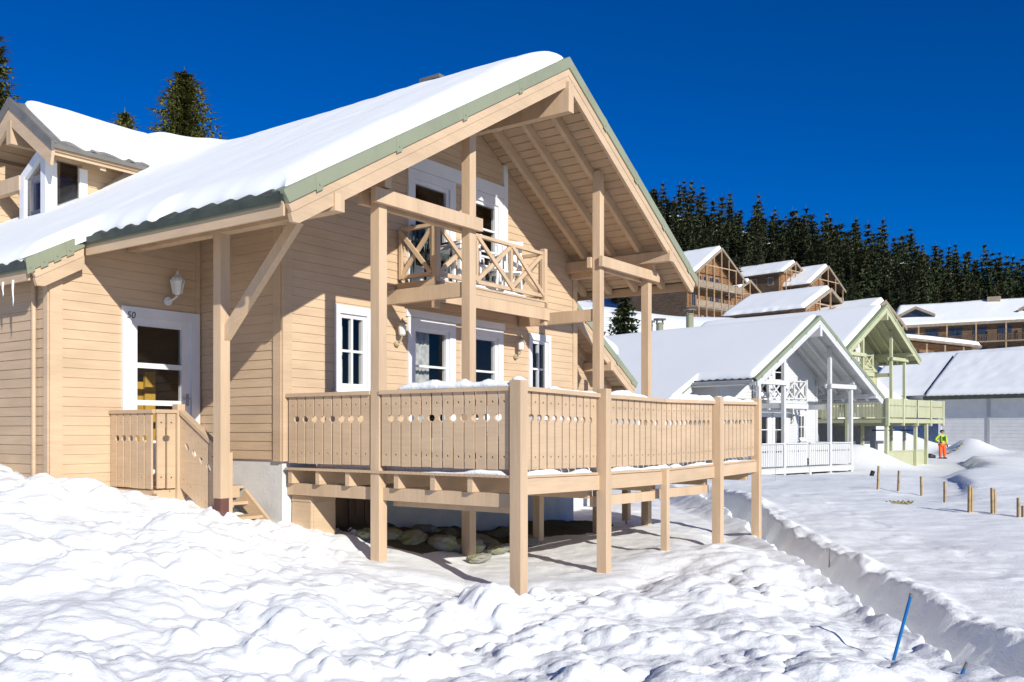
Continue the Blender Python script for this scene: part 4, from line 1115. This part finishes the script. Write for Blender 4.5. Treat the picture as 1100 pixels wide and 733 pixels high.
# ------------------------------------------------------------------ conifers
def conifer_mesh(name, H, Rb, whorls, per, clump, seed, open_=.0, mat=None, top=.0, curve=.85):
    rng = random.Random(seed); mb = MB()
    for k in range(whorls):
        u = (k+rng.uniform(-.3,.3))/whorls
        z = H*(.06+.93*u)
        L0 = Rb*(1-u)**curve + .10*Rb*(1-u)**.2*.5
        n = max(4,int(per*(1-.45*u)))
        a0 = rng.uniform(0,6.28)
        for i in range(n):
            if rng.random() < open_: continue
            a = a0+2*PI*i/n+rng.uniform(-.25,.25); L = L0*rng.uniform(.62,1.12)
            ca,sa = math.cos(a),math.sin(a)
            rise = rng.uniform(.05,.30)-.12*(1-u); dr = rng.uniform(.22,.45)*(1-.5*u)
            m = max(3,int(L/clump))
            for j in range(m):
                t = (j+.6)/m
                if t<.15: continue
                R_ = L*t; zz = z + R_*rise - dr*L*t*t + .12*L*max(0,t-.8)
                w = clump*rng.uniform(.5,1.0)*(1.25-.75*t)+.02
                px,py = ca*R_,sa*R_
                for s in (-1,1):        # flat sprays to either side
                    if rng.random()<.12: continue
                    l2 = w*rng.uniform(.8,1.9)*(1.3-t*.7); b = a+s*rng.uniform(.5,1.1)
                    tx,ty = px+math.cos(b)*l2, py+math.sin(b)*l2
                    nx,ny = -math.sin(b)*w*.32, math.cos(b)*w*.32
                    dz = -rng.uniform(.1,.55)*l2
                    mb.add([(px-nx,py-ny,zz),(px+nx,py+ny,zz+.02),(tx+nx*.2,ty+ny*.2,zz+dz)],[(0,1,2)])
                # hanging spray
                hz = w*rng.uniform(.5,1.3)
                mb.add([(px-ca*w*.5,py-sa*w*.5,zz+.03),(px+ca*w*.55,py+sa*w*.55,zz),(px+rng.uniform(-.3,.3)*w,py+rng.uniform(-.3,.3)*w,zz-hz)],[(0,1,2)])
            e = rng.uniform(.6,1.2)*clump
            mb.add([(ca*L*.9-sa*e*.25,sa*L*.9+ca*e*.25,z+L*.9*rise-dr*L*.8),(ca*L*.9+sa*e*.25,sa*L*.9-ca*e*.25,z+L*.9*rise-dr*L*.8),(ca*(L+e),sa*(L+e),z+L*rise-dr*L*rng.uniform(.5,.9))],[(0,1,2)])
    for i in range(4):
        a=2*PI*i/4+.4; o_=.02*H*(i%3)*top; mb.add([(math.cos(a)*.08+o_,math.sin(a)*.08,H*.95),(math.cos(a+1.6)*.08+o_,math.sin(a+1.6)*.08,H*.95),(o_*1.2,0,H*(.99+.012*i))],[(0,1,2)])
    me = bpy.data.meshes.new(name); me.from_pydata(mb.v,[],mb.f); me.materials.append(mat); me.update()
    return me
def trunk_mesh(name, H, r, mat):
    mb = MB(); mb.tube([(0,0,-2.5),(0,0,H*.2),(.03,0,H*.6),(0,0,H*.97)],[r*1.15,r,r*.5,.03],8)
    me = bpy.data.meshes.new(name); me.from_pydata(mb.v,[],mb.f); me.materials.append(mat); me.update(); return me
BARK = paint('bark',(.10,.07,.05),rough=.9,var=.3,scale=4,bump=.5)
KINDS = []
for i,(H,Rb,wh,per) in enumerate(((11.5,2.2,22,10),(10,2.0,20,10),(13,2.3,25,10),(10.5,2.5,20,11),(8.5,1.9,17,10))):
    lm = leaf_mat('forest_needles',(.034,.046,.021),(.050,.045,.022),H)
    KINDS.append((conifer_mesh('crown',H,Rb,wh,per,.62,100+i,open_=.05,mat=lm,curve=.78), trunk_mesh('trunk',H,.15,BARK), H))
def place_tree(cm, tm, r, f, z, label, group=None, sc=1, rz=0, name='spruce_tree'):
    o = empty(name,(r,f,z),rz,label=label,cat='tree',group=group); o.scale = (sc,sc,sc*1.0)
    for nm,me in (('crown',cm),('trunk',tm)):
        c = bpy.data.objects.new(nm,me); COL.objects.link(c); c.parent = o
    return o
def forest():
    rng = random.Random(5); n = 0
    grp = 'dense conifer forest on the slope behind the houses'
    for row,f in enumerate((158,163,169,176,184,193)):
        q = .10+rng.uniform(0,.02); 
        while q < .615:
            ff = f+rng.uniform(-4,4); r = q*ff
            cm,tm,H = KINDS[rng.randrange(5)]
            k = .74+.62*rng.random()**1.3
            if rng.random()<.12: k *= .72
            z = float(hill(np.array([r]),np.array([ff]))[0])-1.9
            place_tree(cm,tm,r,ff,z-.4,'dark conifer in the dense forest above the brown houses',grp,k,rng.uniform(0,6.28)); n+=1
            q += (1.98+rng.uniform(-.6,.8))/f
    # beyond the first three hundred: the wood that only reads as one mass
    low = []
    for i,(H,Rb) in enumerate(((11.5,2.3),(9.5,2.1),(13,2.4))):
        me = conifer_mesh('crown',H,Rb,15,8,.8,200+i,.04,BARK,curve=.78)
        v = np.empty(len(me.vertices)*3); me.vertices.foreach_get('co',v); fi = np.empty(len(me.polygons)*3,dtype=np.int64); me.polygons.foreach_get('vertices',fi)
        low.append((v.reshape(-1,3),fi.reshape(-1,3),H)); bpy.data.meshes.remove(me)
    VV=[]; FF=[]; off=0
    for f in (200,208,217,226,236,246):
        q = .08
        while q < .68:
            ff=f+rng.uniform(-4,4); r=q*ff; v,fi,H=low[rng.randrange(3)]; k=.72+.6*rng.random()**1.3; a=rng.uniform(0,6.28)
            z=float(hill(np.array([r]),np.array([ff]))[0])-2.2
            w=v*k; w=np.stack([w[:,0]*math.cos(a)-w[:,1]*math.sin(a)+r, w[:,0]*math.sin(a)+w[:,1]*math.cos(a)+ff, w[:,2]+z],-1)
            VV.append(w); FF.append(fi+off); off+=len(w); q += (2.1+rng.uniform(-.6,.9))/f
    VV=np.concatenate(VV); FF=np.concatenate(FF)
    me=bpy.data.meshes.new('distant_forest'); me.vertices.add(len(VV)); me.vertices.foreach_set('co',VV.ravel())
    me.loops.add(FF.size); me.loops.foreach_set('vertex_index',FF.ravel().astype(np.int32)); me.polygons.add(len(FF))
    me.polygons.foreach_set('loop_start',np.arange(0,FF.size,3,dtype=np.int32)); me.polygons.foreach_set('loop_total',np.full(len(FF),3,dtype=np.int32)); me.update(calc_edges=True)
    me.materials.append(leaf_mat('distant_needles',(.034,.046,.021),(.045,.045,.022),70))
    o=bpy.data.objects.new('distant_forest',me); COL.objects.link(o); tag(o,'far mass of dark conifers filling the ridge behind the nearer trees','forest',kind='stuff')
    return n
NF = forest()
print('forest trees', NF)
near_l = leaf_mat('near_needles',(.115,.118,.032),(.15,.10,.038),12)
def solo(label,px,ytop,d,H,Rb,wh,per,clump,seed,open_=.05,curve=.75,mat=near_l):
    r,f,zt = at_px(px,ytop,d)
    cm = conifer_mesh('crown',H,Rb,wh,per,clump,seed,open_,mat,curve=curve); tm = trunk_mesh('trunk',H,.24,BARK)
    return place_tree(cm,tm,r,f,zt-H*1.02,label,None,1,seed*.7)
solo('broad olive green spruce rising above the beige roof',198,71,46,9.5,2.95,52,24,.33,11,.0,.55)
solo('small dark spruce tip above the beige roof, left of the broad spruce',134,115,70,8,2.9,28,14,.45,12,.05,.7)
solo('snow dusted spruce at the left edge above the dormer',-7,22,34,14,1.95,50,17,.30,13,.10,.55)
solo('young spruce on the snow behind the beige chalet, before the white roof',671,311,56,8.2,3.1,32,18,.40,14,.0,.85,leaf_mat('young_needles',(.040,.058,.022),(.04,.045,.02),9))
solo('dark spruce peeping out behind the beige gable eave, first of the forest',703,198,150,16,3.4,28,12,.8,15,.05,.8,leaf_mat('dark_needles',(.034,.046,.021),(.07,.046,.022),16))

# bare shrubs on the snow bank
def twig(px,py,d,h,seed,label):
    r,f,z = at_px(px,py,d); rng = random.Random(seed)
    R = MB()
    for i in range(7):
        a = rng.uniform(0,6.28); t=rng.uniform(.1,.45)
        p = [(0,0,-.6),(math.cos(a)*t*.3*h,math.sin(a)*t*.3*h,h*.45),(math.cos(a)*t*h,math.sin(a)*t*h,h*rng.uniform(.7,1))]
        R.tube(p,[.02,.014,.006],4)
        for j in range(3):
            b = a+rng.uniform(-1.5,1.5); q0 = Vector(p[1]).lerp(Vector(p[2]),rng.random()); R.tube([q0,q0+Vector((math.cos(b)*.15*h,math.sin(b)*.15*h,.18*h))],[.01,.005],4)
    o = R.build('bare_shrub',BARK,None,recalc=False); o.location=(r,f,th(r,f)-.0); tag(o,label,'shrub'); return o
twig(731,338,62,2.6,1,'bare leafless shrub on the snow bank above the white roof')
twig(716,330,75,1.8,2,'small bare twigs further up the snow bank')

# ------------------------------------------------------------------ stakes, poles, small things in the snow
def ground_hit(px, py):
    """walk along the sight line to the snow"""
    a=(px-550)/F_; b=-(py-462.3)/F_
    ds = np.concatenate([np.arange(4,30,.05),np.arange(30,90,.2)])
    z = terrain(a*ds, ds); k = np.where(b*ds <= z)[0]
    d = ds[k[0]] if len(k) else 30
    return (a*d, d, float(terrain(np.array([a*d]),np.array([d]))[0]))
STK = paint('stake_wood',(.36,.255,.135),rough=.7,var=.2,scale=6)
stk = [(943,503,526,.05),(965,508,528,.05),(990,514,533,-.02),(1015,520,540,.0),(1041,525,551,.02),(1066,527,552,-.02),(1094,537,556,.0),(1099,545,556,.0)]
stl = ['first wooden stake of the row, beside the dark post','second wooden stake of the row along the piste','third wooden stake of the row along the piste','fourth wooden stake, standing beside the shaded path bank','thick double wooden stake below the curved path bank','slim reddish stake between the double stake and the right edge','wooden stake close to the right edge of the photo','short stake cut by the right edge of the photo']
for (px,y0,y1,lean),lb in zip(stk,stl):
    r,f,z = ground_hit(px,y1); h = (y1-y0)/F_*f
    q = MB(); q.box(-.023,.023,-.023,.023,-.4,h*1.1)
    if 'double' in lb: q.box(.04,.09,-.025,.025,-.4,h*1.04)
    o = q.build('wooden_stake',STK,None); o.location=(r,f,z); o.rotation_euler=(0,lean,.4); tag(o,lb,'stake','wooden stakes along the piste')
BLUE = paint('blue_pole_paint',(.008,.13,.36),rough=.4,var=.1,bump=0)
def pole(px0,py0,px1,py1,d,rad,mat,name,label,cat,cap=None):
    a = Vector(at_px(px0,py0,d)); b = Vector(at_px(px1,py1,d)); dd=(b-a).normalized()
    q = MB(); q.tube([a-dd*.35-a,b-a],rad,10); o = q.build(name,mat,None,smooth=False); o.location = a; tag(o,label,cat)
    if cap:
        q = MB(); q.tube([b-a-dd*cap,b-a+dd*.003],rad*1.12,10); q.build('cap',M['darkmetal'],o)
    return o
pole(957,720,979,638,7.6,.0135,BLUE,'piste_pole','long blue piste pole leaning right in the near snow','pole',.025)
pole(1031,729,1039,712,7.1,.0125,BLUE,'piste_pole','short stub of a blue piste pole poking out of the snow','pole',.05)
pole(890.5,612,891.5,589,13.2,.008,M['darkmetal'],'marker_rod','thin dark rod stuck in the rim of the cut path','rod')
pole(833,512,834,461,27,.007,M['steel'],'marker_rod','thin grey rod in front of the white chalet deck','rod')
pole(934,518,938,506,31,.07,M['black'],'dark_post','short dark post leaning beside the white chalet','post')
pole(775,545,775.5,519,20,.012,M['darkmetal'],'marker_rod','thin rod behind the right corner of the beige deck','rod')
pole(866,733,867,640,9.2,.0,M['darkmetal'],'x','x','x') if False else None
r,f,z = ground_hit(963,541)
q = MB(); rng = random.Random(3)
for i in range(14):
    x,y = rng.uniform(-.32,.32),rng.uniform(-.12,.12); q.tube([(x,y,-.02),(x+rng.uniform(-.2,.2),y+rng.uniform(-.1,.1),.05)],[.035,.01],5)
o = q.build('grass_tuft',paint('dead_grass',(.20,.17,.07),var=.3),None); o.location=(r,f,z); tag(o,'small tuft of dead grass showing through the open snow field','grass tuft')

# dark bare soil and litter along the foundation
def soil():
    nx,ny = 60,110; q=MB(); fs=[]
    U,V = np.meshgrid(np.linspace(0,1,nx+1),np.linspace(0,1,ny+1))
    LX=.02+1.55*U*(1+.35*vnoise(V*7,V*0+.3,91)+.2*vnoise(V*19,V*0+.7,92)); LY=-2.85+6.3*V
    hx,hy = LX-9.514, LY+11.65
    T_=terrain(hx*cA+hy*sA, -hx*sA+hy*cA)+.49
    e=np.minimum(1,(1-U)/.3)*np.minimum(1,np.minimum(V,1-V)/.06)
    Z=T_-.03+.075*e+.09*e*np.maximum(0,vnoise(LX*5,LY*5,93)+.2*vnoise(LX*14,LY*14,94))
    vs=list(zip(LX.ravel().tolist(),LY.ravel().tolist(),Z.ravel().tolist()))
    for j in range(ny):
        for i in range(nx): a=j*(nx+1)+i; fs.append((a,a+1,a+nx+2,a+nx+1))
    q.add(vs,fs); o=q.build('bare_soil',paint('dark_soil',(.065,.055,.035),rough=.95,var=.5,scale=7,bump=.7,dirt=(.10,.105,.03)),None,smooth=True,recalc=False)
    o.matrix_basis = HERO.matrix_basis.copy(); tag(o,'dark mossy bare soil along the foundation below the deck','soil',kind='structure')
soil()
# rocks under the deck
rng = random.Random(12)
rocks = [(418,577,.30),(441,582,.34),(472,586,.40),(480,575,.28),(497,590,.36),(520,585,.34),(536,592,.22),(455,570,.26),(392,577,.24),(540,575,.3),(515,602,.2),(566,583,.26)]
for i,(px,py,sz) in enumerate(rocks):
    r,f,z = ground_hit(px,py+4)
    bm = bmesh.new(); bmesh.ops.create_icosphere(bm,subdivisions=3,radius=1)
    for v in bm.verts:
        k = 1+.32*float(vnoise(v.co.x*1.4+i*7,v.co.y*1.4+v.co.z*1.9,80))+.12*float(vnoise(v.co.x*4+i,v.co.y*4+v.co.z*5,81)); v.co *= k
        v.co *= 1-.25*max(0,float(vnoise(v.co.x*2.2+i*3,v.co.y*2.2-v.co.z*2.7,85)))*2; v.co.x *= sz*.95; v.co.y *= sz*.6; v.co.z *= sz*.36
    me = bpy.data.meshes.new('rock'); bm.to_mesh(me); bm.free(); me.materials.append(M['rock'])
    o = bpy.data.objects.new('rock',me); COL.objects.link(o); o.location=(r,f,z+.07); o.rotation_euler=(rng.uniform(-.2,.2),rng.uniform(-.2,.2),rng.uniform(0,3))
    tag(o,'flat mossy rock on the bare ground below the beige deck','rock','mossy rocks below the beige deck')

# snow lying on rails, deck, balcony and ledges of the beige chalet
def strip(name,label,root,a,b,w,h,seed,gap=.0,mat=None,lump=.5):
    """a ridge of snow along a rail from a to b (house coordinates), uneven in height, closed at both ends"""
    a=Vector(a); b=Vector(b); L=(b-a).length; d=(b-a)/L; s=Vector((d.y,-d.x,0)).normalized()
    n=max(10,int(L/.035)); m=7; mb=MB(); vs=[]; fs=[]
    for i in range(n+1):
        t=L*i/n; e=min(1,min(t,L-t)/.12); hh=h*max(.04,(.65+lump*float(vnoise(t*2.2,seed*1.3,seed))*2+.35*float(vnoise(t*9,seed*2.1,seed+1))))*math.sqrt(e+.001)
        ww=w*(.85+.3*float(vnoise(t*4,seed*5.5,seed+2)))
        for j in range(m):
            u=-1+2*j/(m-1); p=a+d*t+s*(u*ww/2); vs.append((p.x,p.y,p.z-.004+hh*math.sqrt(max(0,1-u*u))*(1+.15*float(vnoise(t*14,j*3.1,seed+3)))))
    for i in range(n):
        for j in range(m-1): q=i*m+j; fs.append((q,q+1,q+m+1,q+m))
        fs.append((i*m+m-1,i*m,i*m+m,i*m+2*m-1))
    mb.add(vs,fs); o=mb.build(name,mat or M['snow'],None,smooth=True)
    o.matrix_basis=root.matrix_basis.copy(); tag(o,label,'snow strip',kind='thing'); return o
zz=.971
strip('rail_snow','tapering wedge of snow on the left handrail next to the corner post',HERO,(2.0,-3.5,zz),(3.72,-3.5,zz),.14,.10,1)
strip('rail_snow','snow cap on the near corner post of the beige deck',HERO,(3.675,-3.5,1.031),(3.825,-3.48,1.031),.13,.12,2)
strip('rail_snow','snow on the front handrail between the corner post and the second post',HERO,(3.74,-2.9,zz-.01),(3.74,-1.86,zz-.03),.12,.045,3)
strip('rail_snow','snow on the front handrail just right of the second post',HERO,(3.74,-1.6,zz-.03),(3.74,-.55,zz-.042),.13,.065,4)
strip('rail_snow','lumpy snow on the front handrail before the slim right post',HERO,(3.74,.15,zz-.045),(3.74,1.65,zz-.028),.13,.12,5)
strip('rail_snow','snow on the last stretch of handrail at the far right deck corner',HERO,(3.74,1.85,zz-.024),(3.74,3.3,zz-.004),.13,.09,6)
strip('rail_snow','pointed snow cap on the slim right post of the beige deck',HERO,(3.79,1.67,1.0),(3.81,1.81,1.0),.13,.10,7)
strip('deck_snow','crumbly snow on the deck edge under the left railing',HERO,(2.35,-3.50,.0),(3.62,-3.50,.0),.13,.045,8,lump=.9)
strip('deck_snow','crumbly snow on the deck edge under the first front panel',HERO,(3.70,-3.35,-.002),(3.70,-1.95,-.02),.13,.05,9,lump=.9)
strip('deck_snow','crumbly snow on the deck edge under the middle front panels',HERO,(3.70,-1.6,-.024),(3.70,.2,-.038),.13,.05,10,lump=.9)
strip('deck_snow','crumbly snow on the deck edge under the right front panels',HERO,(3.70,.3,-.036),(3.70,3.2,-.004),.13,.055,11,lump=.9)
strip('balcony_snow','thin snow on the edge of the upper balcony floor',HERO,(.80,-.9,2.692),(.80,.9,2.692),.05,.035,12,lump=.9)

o = snow_blanket('deck_snow','flat trodden snow covering the floor of the lower deck',HERO,M['snow'],lambda X,Y:X*0+.0,.35,3.6,lambda x:3.30,lambda x:3.35,T=.07,R=.25,step=.1,seed=41,Rr=.2,rough=.05)
o = snow_blanket('balcony_snow','snow on the floor of the upper balcony behind the crossed railing',HERO,M['snow'],lambda X,Y:X*0+2.69,.12,.72,lambda x:1.25,lambda x:1.3,T=.05,R=.2,step=.08,seed=42,Rr=.15,rough=.03)
# icicles under the left eave
def icicle(lx,ly,lz,L,label):
    q=MB(); q.tube([(0,0,.03),(0,0,-L*.3),(.004,.003,-L*.7),(0,0,-L)],[.016,.012,.008,.002],7); o=q.build('icicle',M['ice'],None,smooth=True)
    p=HERO.matrix_basis@Vector((lx,ly,lz)); o.location=p; tag(o,label,'icicle','icicles along the eaves of the beige chalet'); return o
rng=random.Random(21)
for i,(lx,L) in enumerate(((-2.0,.30),(-2.25,.16),(-2.42,.34))):
    icicle(lx,-6.06,roof_z(PB,6.06)-.16,L,('long','short','longest')[i]+' icicle hanging from the lower left eave beside the green rake')

# ------------------------------------------------------------------ garden furniture on balcony and deck
WPL = paint('white_plastic',(.75,.75,.74),rough=.4,var=.02,bump=0); GRN = paint('bottle_green_plastic',(.03,.055,.05),rough=.4)
def chair(label, lx, ly, lz, rz, mat, grp):
    p = HERO.matrix_basis@Vector((lx,ly,lz)); R = empty('garden_chair',p,rz-TH,label=label,cat='chair',group=grp)
    q=MB(); q.box(-.22,.22,-.22,.22,.41,.44); q.build('seat',mat,R)
    q=MB()
    for i in range(5): q.box(-.21+.09*i,-.21+.09*i+.055,.20,.23,.46,.86)
    q.box(-.23,.23,.195,.235,.84,.92); q.build('backrest',mat,R)
    for x in (-.2,.2):
        for y in (-.19,.2):
            q=MB(); q.tube([(x,y,.42),(x*1.1,y*1.12,0)],.02,6); q.build('leg',mat,R)
        q=MB(); q.tube([(x*1.1,.21,.66),(x*1.15,-.2,.64),(x*1.1,-.21,.42)],.018,6); q.build('armrest',mat,R)
def table(label, lx, ly, lz, w, d, h, top, leg):
    p = HERO.matrix_basis@Vector((lx,ly,lz)); R = empty('garden_table',p,-TH,label=label,cat='table')
    q=MB(); q.box(-w/2,w/2,-d/2,d/2,h-.04,h); q.build('tabletop',top,R)
    q=MB(); q.box(-w/2+.02,w/2-.02,-d/2+.02,d/2-.02,h-.11,h-.042); q.build('apron',M['white'],R)
    for x in (-1,1):
        for y in (-1,1):
            q=MB(); q.box(x*(w/2-.06)-.025,x*(w/2-.06)+.025,y*(d/2-.06)-.025,y*(d/2-.06)+.025,0,h-.042); q.build('leg',leg,R)
chair('dark green garden chair in the left corner of the upper balcony',.38,-1.02,2.69,1.2,GRN,'garden chairs on the beige chalet')
chair('white garden chair before the right balcony window, near the corner',.40,.85,2.69,-2.2,WPL,'garden chairs on the beige chalet')
chair('white garden chair in the middle of the upper balcony',.38,.25,2.69,2.9,WPL,'garden chairs on the beige chalet')
table('small white table on the upper balcony among the chairs',.38,-.42,2.69,.55,.5,.70,WPL,WPL)
table('orange topped garden table on the lower deck, seen between railing boards',1.2,.75,0,.8,1.3,.76,M['orange'],WPL)
chair('white garden chair on the lower deck behind the left railing',1.5,-1.0,0,.4,WPL,'garden chairs on the beige chalet')

# ------------------------------------------------------------------ the skier by the green chalet
def skier():
    r,f,z = ground_hit(1012,492); f0=57.0; r=(1012-550)/F_*f0; z=-(491-462.3)/F_*f0
    z = min(z, th(r,f0)+.02) if abs(th(r,f0)-z)<.4 else th(r,f0)
    z = th(r,f0)
    R = empty('person',(r,f0,z),0,label='person in lime green ski jacket, orange trousers and dark helmet, one hand on hip',cat='person')
    def skin(name,nodes,edges,mat,par=R,lev=2):
        me=bpy.data.meshes.new(name); me.from_pydata([n[:3] for n in nodes],edges,[]); me.materials.append(mat)
        o=bpy.data.objects.new(name,me); COL.objects.link(o); o.parent=par
        m=o.modifiers.new('s','SKIN'); m.use_smooth_shade=True
        for v,n in zip(me.skin_vertices[0].data,nodes): v.radius=(n[3],n[4] if len(n)>4 else n[3])
        me.skin_vertices[0].data[0].use_root=True
        s=o.modifiers.new('u','SUBSURF'); s.levels=lev; s.render_levels=lev
        return o
    lime=paint('lime_fabric',(.42,.62,.03),rough=.6,var=.08); oran=paint('orange_fabric',(.85,.13,.015),rough=.6,var=.08); skn=paint('skin_tone',(.5,.27,.18),rough=.5,var=.05,bump=0)
    # body: trunk, head, arms and legs as one continuous figure
    nodes=[(0,0,.98,.15,.11),(0,0,1.15,.155,.115),(0,0,1.36,.17,.12),(0,0,1.47,.06),(0,-.01,1.56,.06),(0,-.02,1.66,.098,.105),(0,-.02,1.74,.07),
      (.19,0,1.42,.07),(.27,.02,1.16,.055),(.24,-.10,.93,.045),(.24,-.15,.86,.04),
      (-.19,0,1.42,.07),(-.40,.02,1.20,.055),(-.24,-.12,1.04,.045),(-.18,-.14,1.02,.04),
      (.10,0,.88,.11),(.13,-.03,.50,.08),(.15,0,.12,.065),(.16,-.14,.05,.05),
      (-.10,0,.88,.11),(-.10,-.03,.50,.08),(-.10,.02,.12,.065),(-.11,-.12,.05,.05)]
    ed=[(0,1),(1,2),(2,3),(3,4),(4,5),(5,6),(2,7),(7,8),(8,9),(9,10),(2,11),(11,12),(12,13),(13,14),(0,15),(15,16),(16,17),(17,18),(0,19),(19,20),(20,21),(21,22)]
    skin('body',nodes,ed,skn)
    j=[(0,0,.90,.19,.145),(0,0,1.15,.185,.145),(0,0,1.38,.195,.145),(0,0,1.49,.085),(.20,0,1.42,.09),(.275,.02,1.16,.075),(.245,-.09,.95,.06),(-.20,0,1.42,.09),(-.405,.02,1.20,.075),(-.26,-.11,1.05,.06)]
    skin('jacket',j,[(0,1),(1,2),(2,3),(2,4),(4,5),(5,6),(2,7),(7,8),(8,9)],lime)
    t=[(0,0,.93,.17,.135),(.105,0,.84,.125),(.135,-.03,.50,.105),(.155,0,.10,.10),(-.105,0,.84,.125),(-.105,-.03,.50,.105),(-.105,.02,.10,.10)]
    skin('trousers',t,[(0,1),(1,2),(2,3),(0,4),(4,5),(5,6)],oran)
    q=MB(); q.tube([(0,-.0,1.63),(0,-.0,1.70),(0,0,1.76),(0,0,1.80)],[.125,.135,.105,.03],12); q.build('helmet',M['black'],R,smooth=True)
    q=MB(); q.box(-.09,.09,-.155,-.115,1.63,1.69); q.build('goggles',M['darkmetal'],R)
    q=MB(); q.box(-.03,.16,-.165,-.135,1.12,1.36); q.box(-.15,-.11,-.16,-.135,1.05,1.44); q.box(.12,.15,-.16,-.135,1.05,1.44); q.build('backpack_strap',M['black'],R)
    for x in (.16,-.11):
        q=MB(); q.box(x-.06,x+.06,-.20,.09,-.03,.09); q.build('boot',M['black'],R)
    for (hx,hy,hz,dx,dz) in ((.24,-.16,.84,.0,-1),(-.17,-.145,1.01,1,-.2)):
        q=MB(); q.tube([(hx,hy,hz+.05),(hx+dx*.05,hy,hz+dz*.06)],[.042,.045],8)
        for k in range(4): q.tube([(hx+dx*.05+(k-1.5)*.02*(1-abs(dx)),hy+(k-1.5)*.02*abs(dx),hz+dz*.05),(hx+dx*.12+(k-1.5)*.022*(1-abs(dx)),hy-.02+(k-1.5)*.02*abs(dx),hz+dz*(.13-.01*abs(k-1.5)))],[.012,.009],5)
        q.tube([(hx,hy-.03,hz+.02),(hx+dx*.05+.03*(1-abs(dx)),hy-.06,hz+dz*.07)],[.014,.01],5)
        q.build('glove',M['black'],R)
    # bag on the snow beside him
    q=MB(); q.tube([(-1.1,.1,.12),(-.75,.0,.16),(-.45,-.1,.12)],[.10,.17,.09],8); o=q.build('ski_bag',M['black'],None,smooth=True); o.location=(r,f0,z); tag(o,'black bag lying in the snow beside the skier','bag')
skier()
# rough snow heap with dark stones right of the skier: stones only
for i,(px,py) in enumerate(((1029,484),(1034,479),(1022,487))):
    r,f,z=ground_hit(px,py); q=MB(); q.tube([(-.18,0,-.05),(0,.05,.06),(.2,0,-.05)],[.05,.11,.06],6); o=q.build('stone',M['rock'],None); o.location=(r,f,z); tag(o,'small dark stone in the snow heap beside the skier','stone','stones in the snow heap')

# ------------------------------------------------------------------ sun, sky, camera
sd_h = Vector((1.64,-.74,.79)).normalized()          # towards the sun, house coordinates
sw = HERO.matrix_basis.to_3x3() @ sd_h
el = math.asin(sw.z); az = math.atan2(sw.x, sw.y)
wd = bpy.data.worlds.new('World'); SC.world = wd; wd.use_nodes = True
nt = wd.node_tree; bg = nt.nodes['Background']
sky = nt.nodes.new('ShaderNodeTexSky'); sky.sky_type='NISHITA'; sky.sun_disc=False
sky.sun_elevation = el; sky.sun_rotation = az; sky.altitude = 2000; sky.air_density = .85; sky.dust_density = .0; sky.ozone_density = 6.0
hs = nt.nodes.new('ShaderNodeHueSaturation'); hs.inputs['Hue'].default_value = .513; hs.inputs['Saturation'].default_value = 1.3; hs.inputs['Value'].default_value = 1.0
nt.links.new(sky.outputs['Color'],hs.inputs['Color']); nt.links.new(hs.outputs['Color'],bg.inputs['Color']); bg.inputs['Strength'].default_value = .075
su = bpy.data.lights.new('sun','SUN'); su.energy = 3.8; su.angle = math.radians(.53); su.color = (1,.97,.91)
so = bpy.data.objects.new('sun',su); COL.objects.link(so); so.rotation_euler = sw.to_track_quat('Z','Y').to_euler()
cd = bpy.data.cameras.new('camera'); co = bpy.data.objects.new('camera',cd); COL.objects.link(co)
co.location=(0,0,0); co.rotation_euler=(PI/2,0,0)
cd.sensor_width=36; cd.sensor_fit='HORIZONTAL'; cd.lens = 36*F_/1100
cd.shift_y = (462.3-366.5)/1100; cd.clip_start=.1; cd.clip_end=3000
SC.camera = co
SC.view_settings.view_transform='Standard'; SC.view_settings.look='None'; SC.view_settings.exposure=0.50; SC.view_settings.gamma=1
SC.view_settings.use_curve_mapping=False
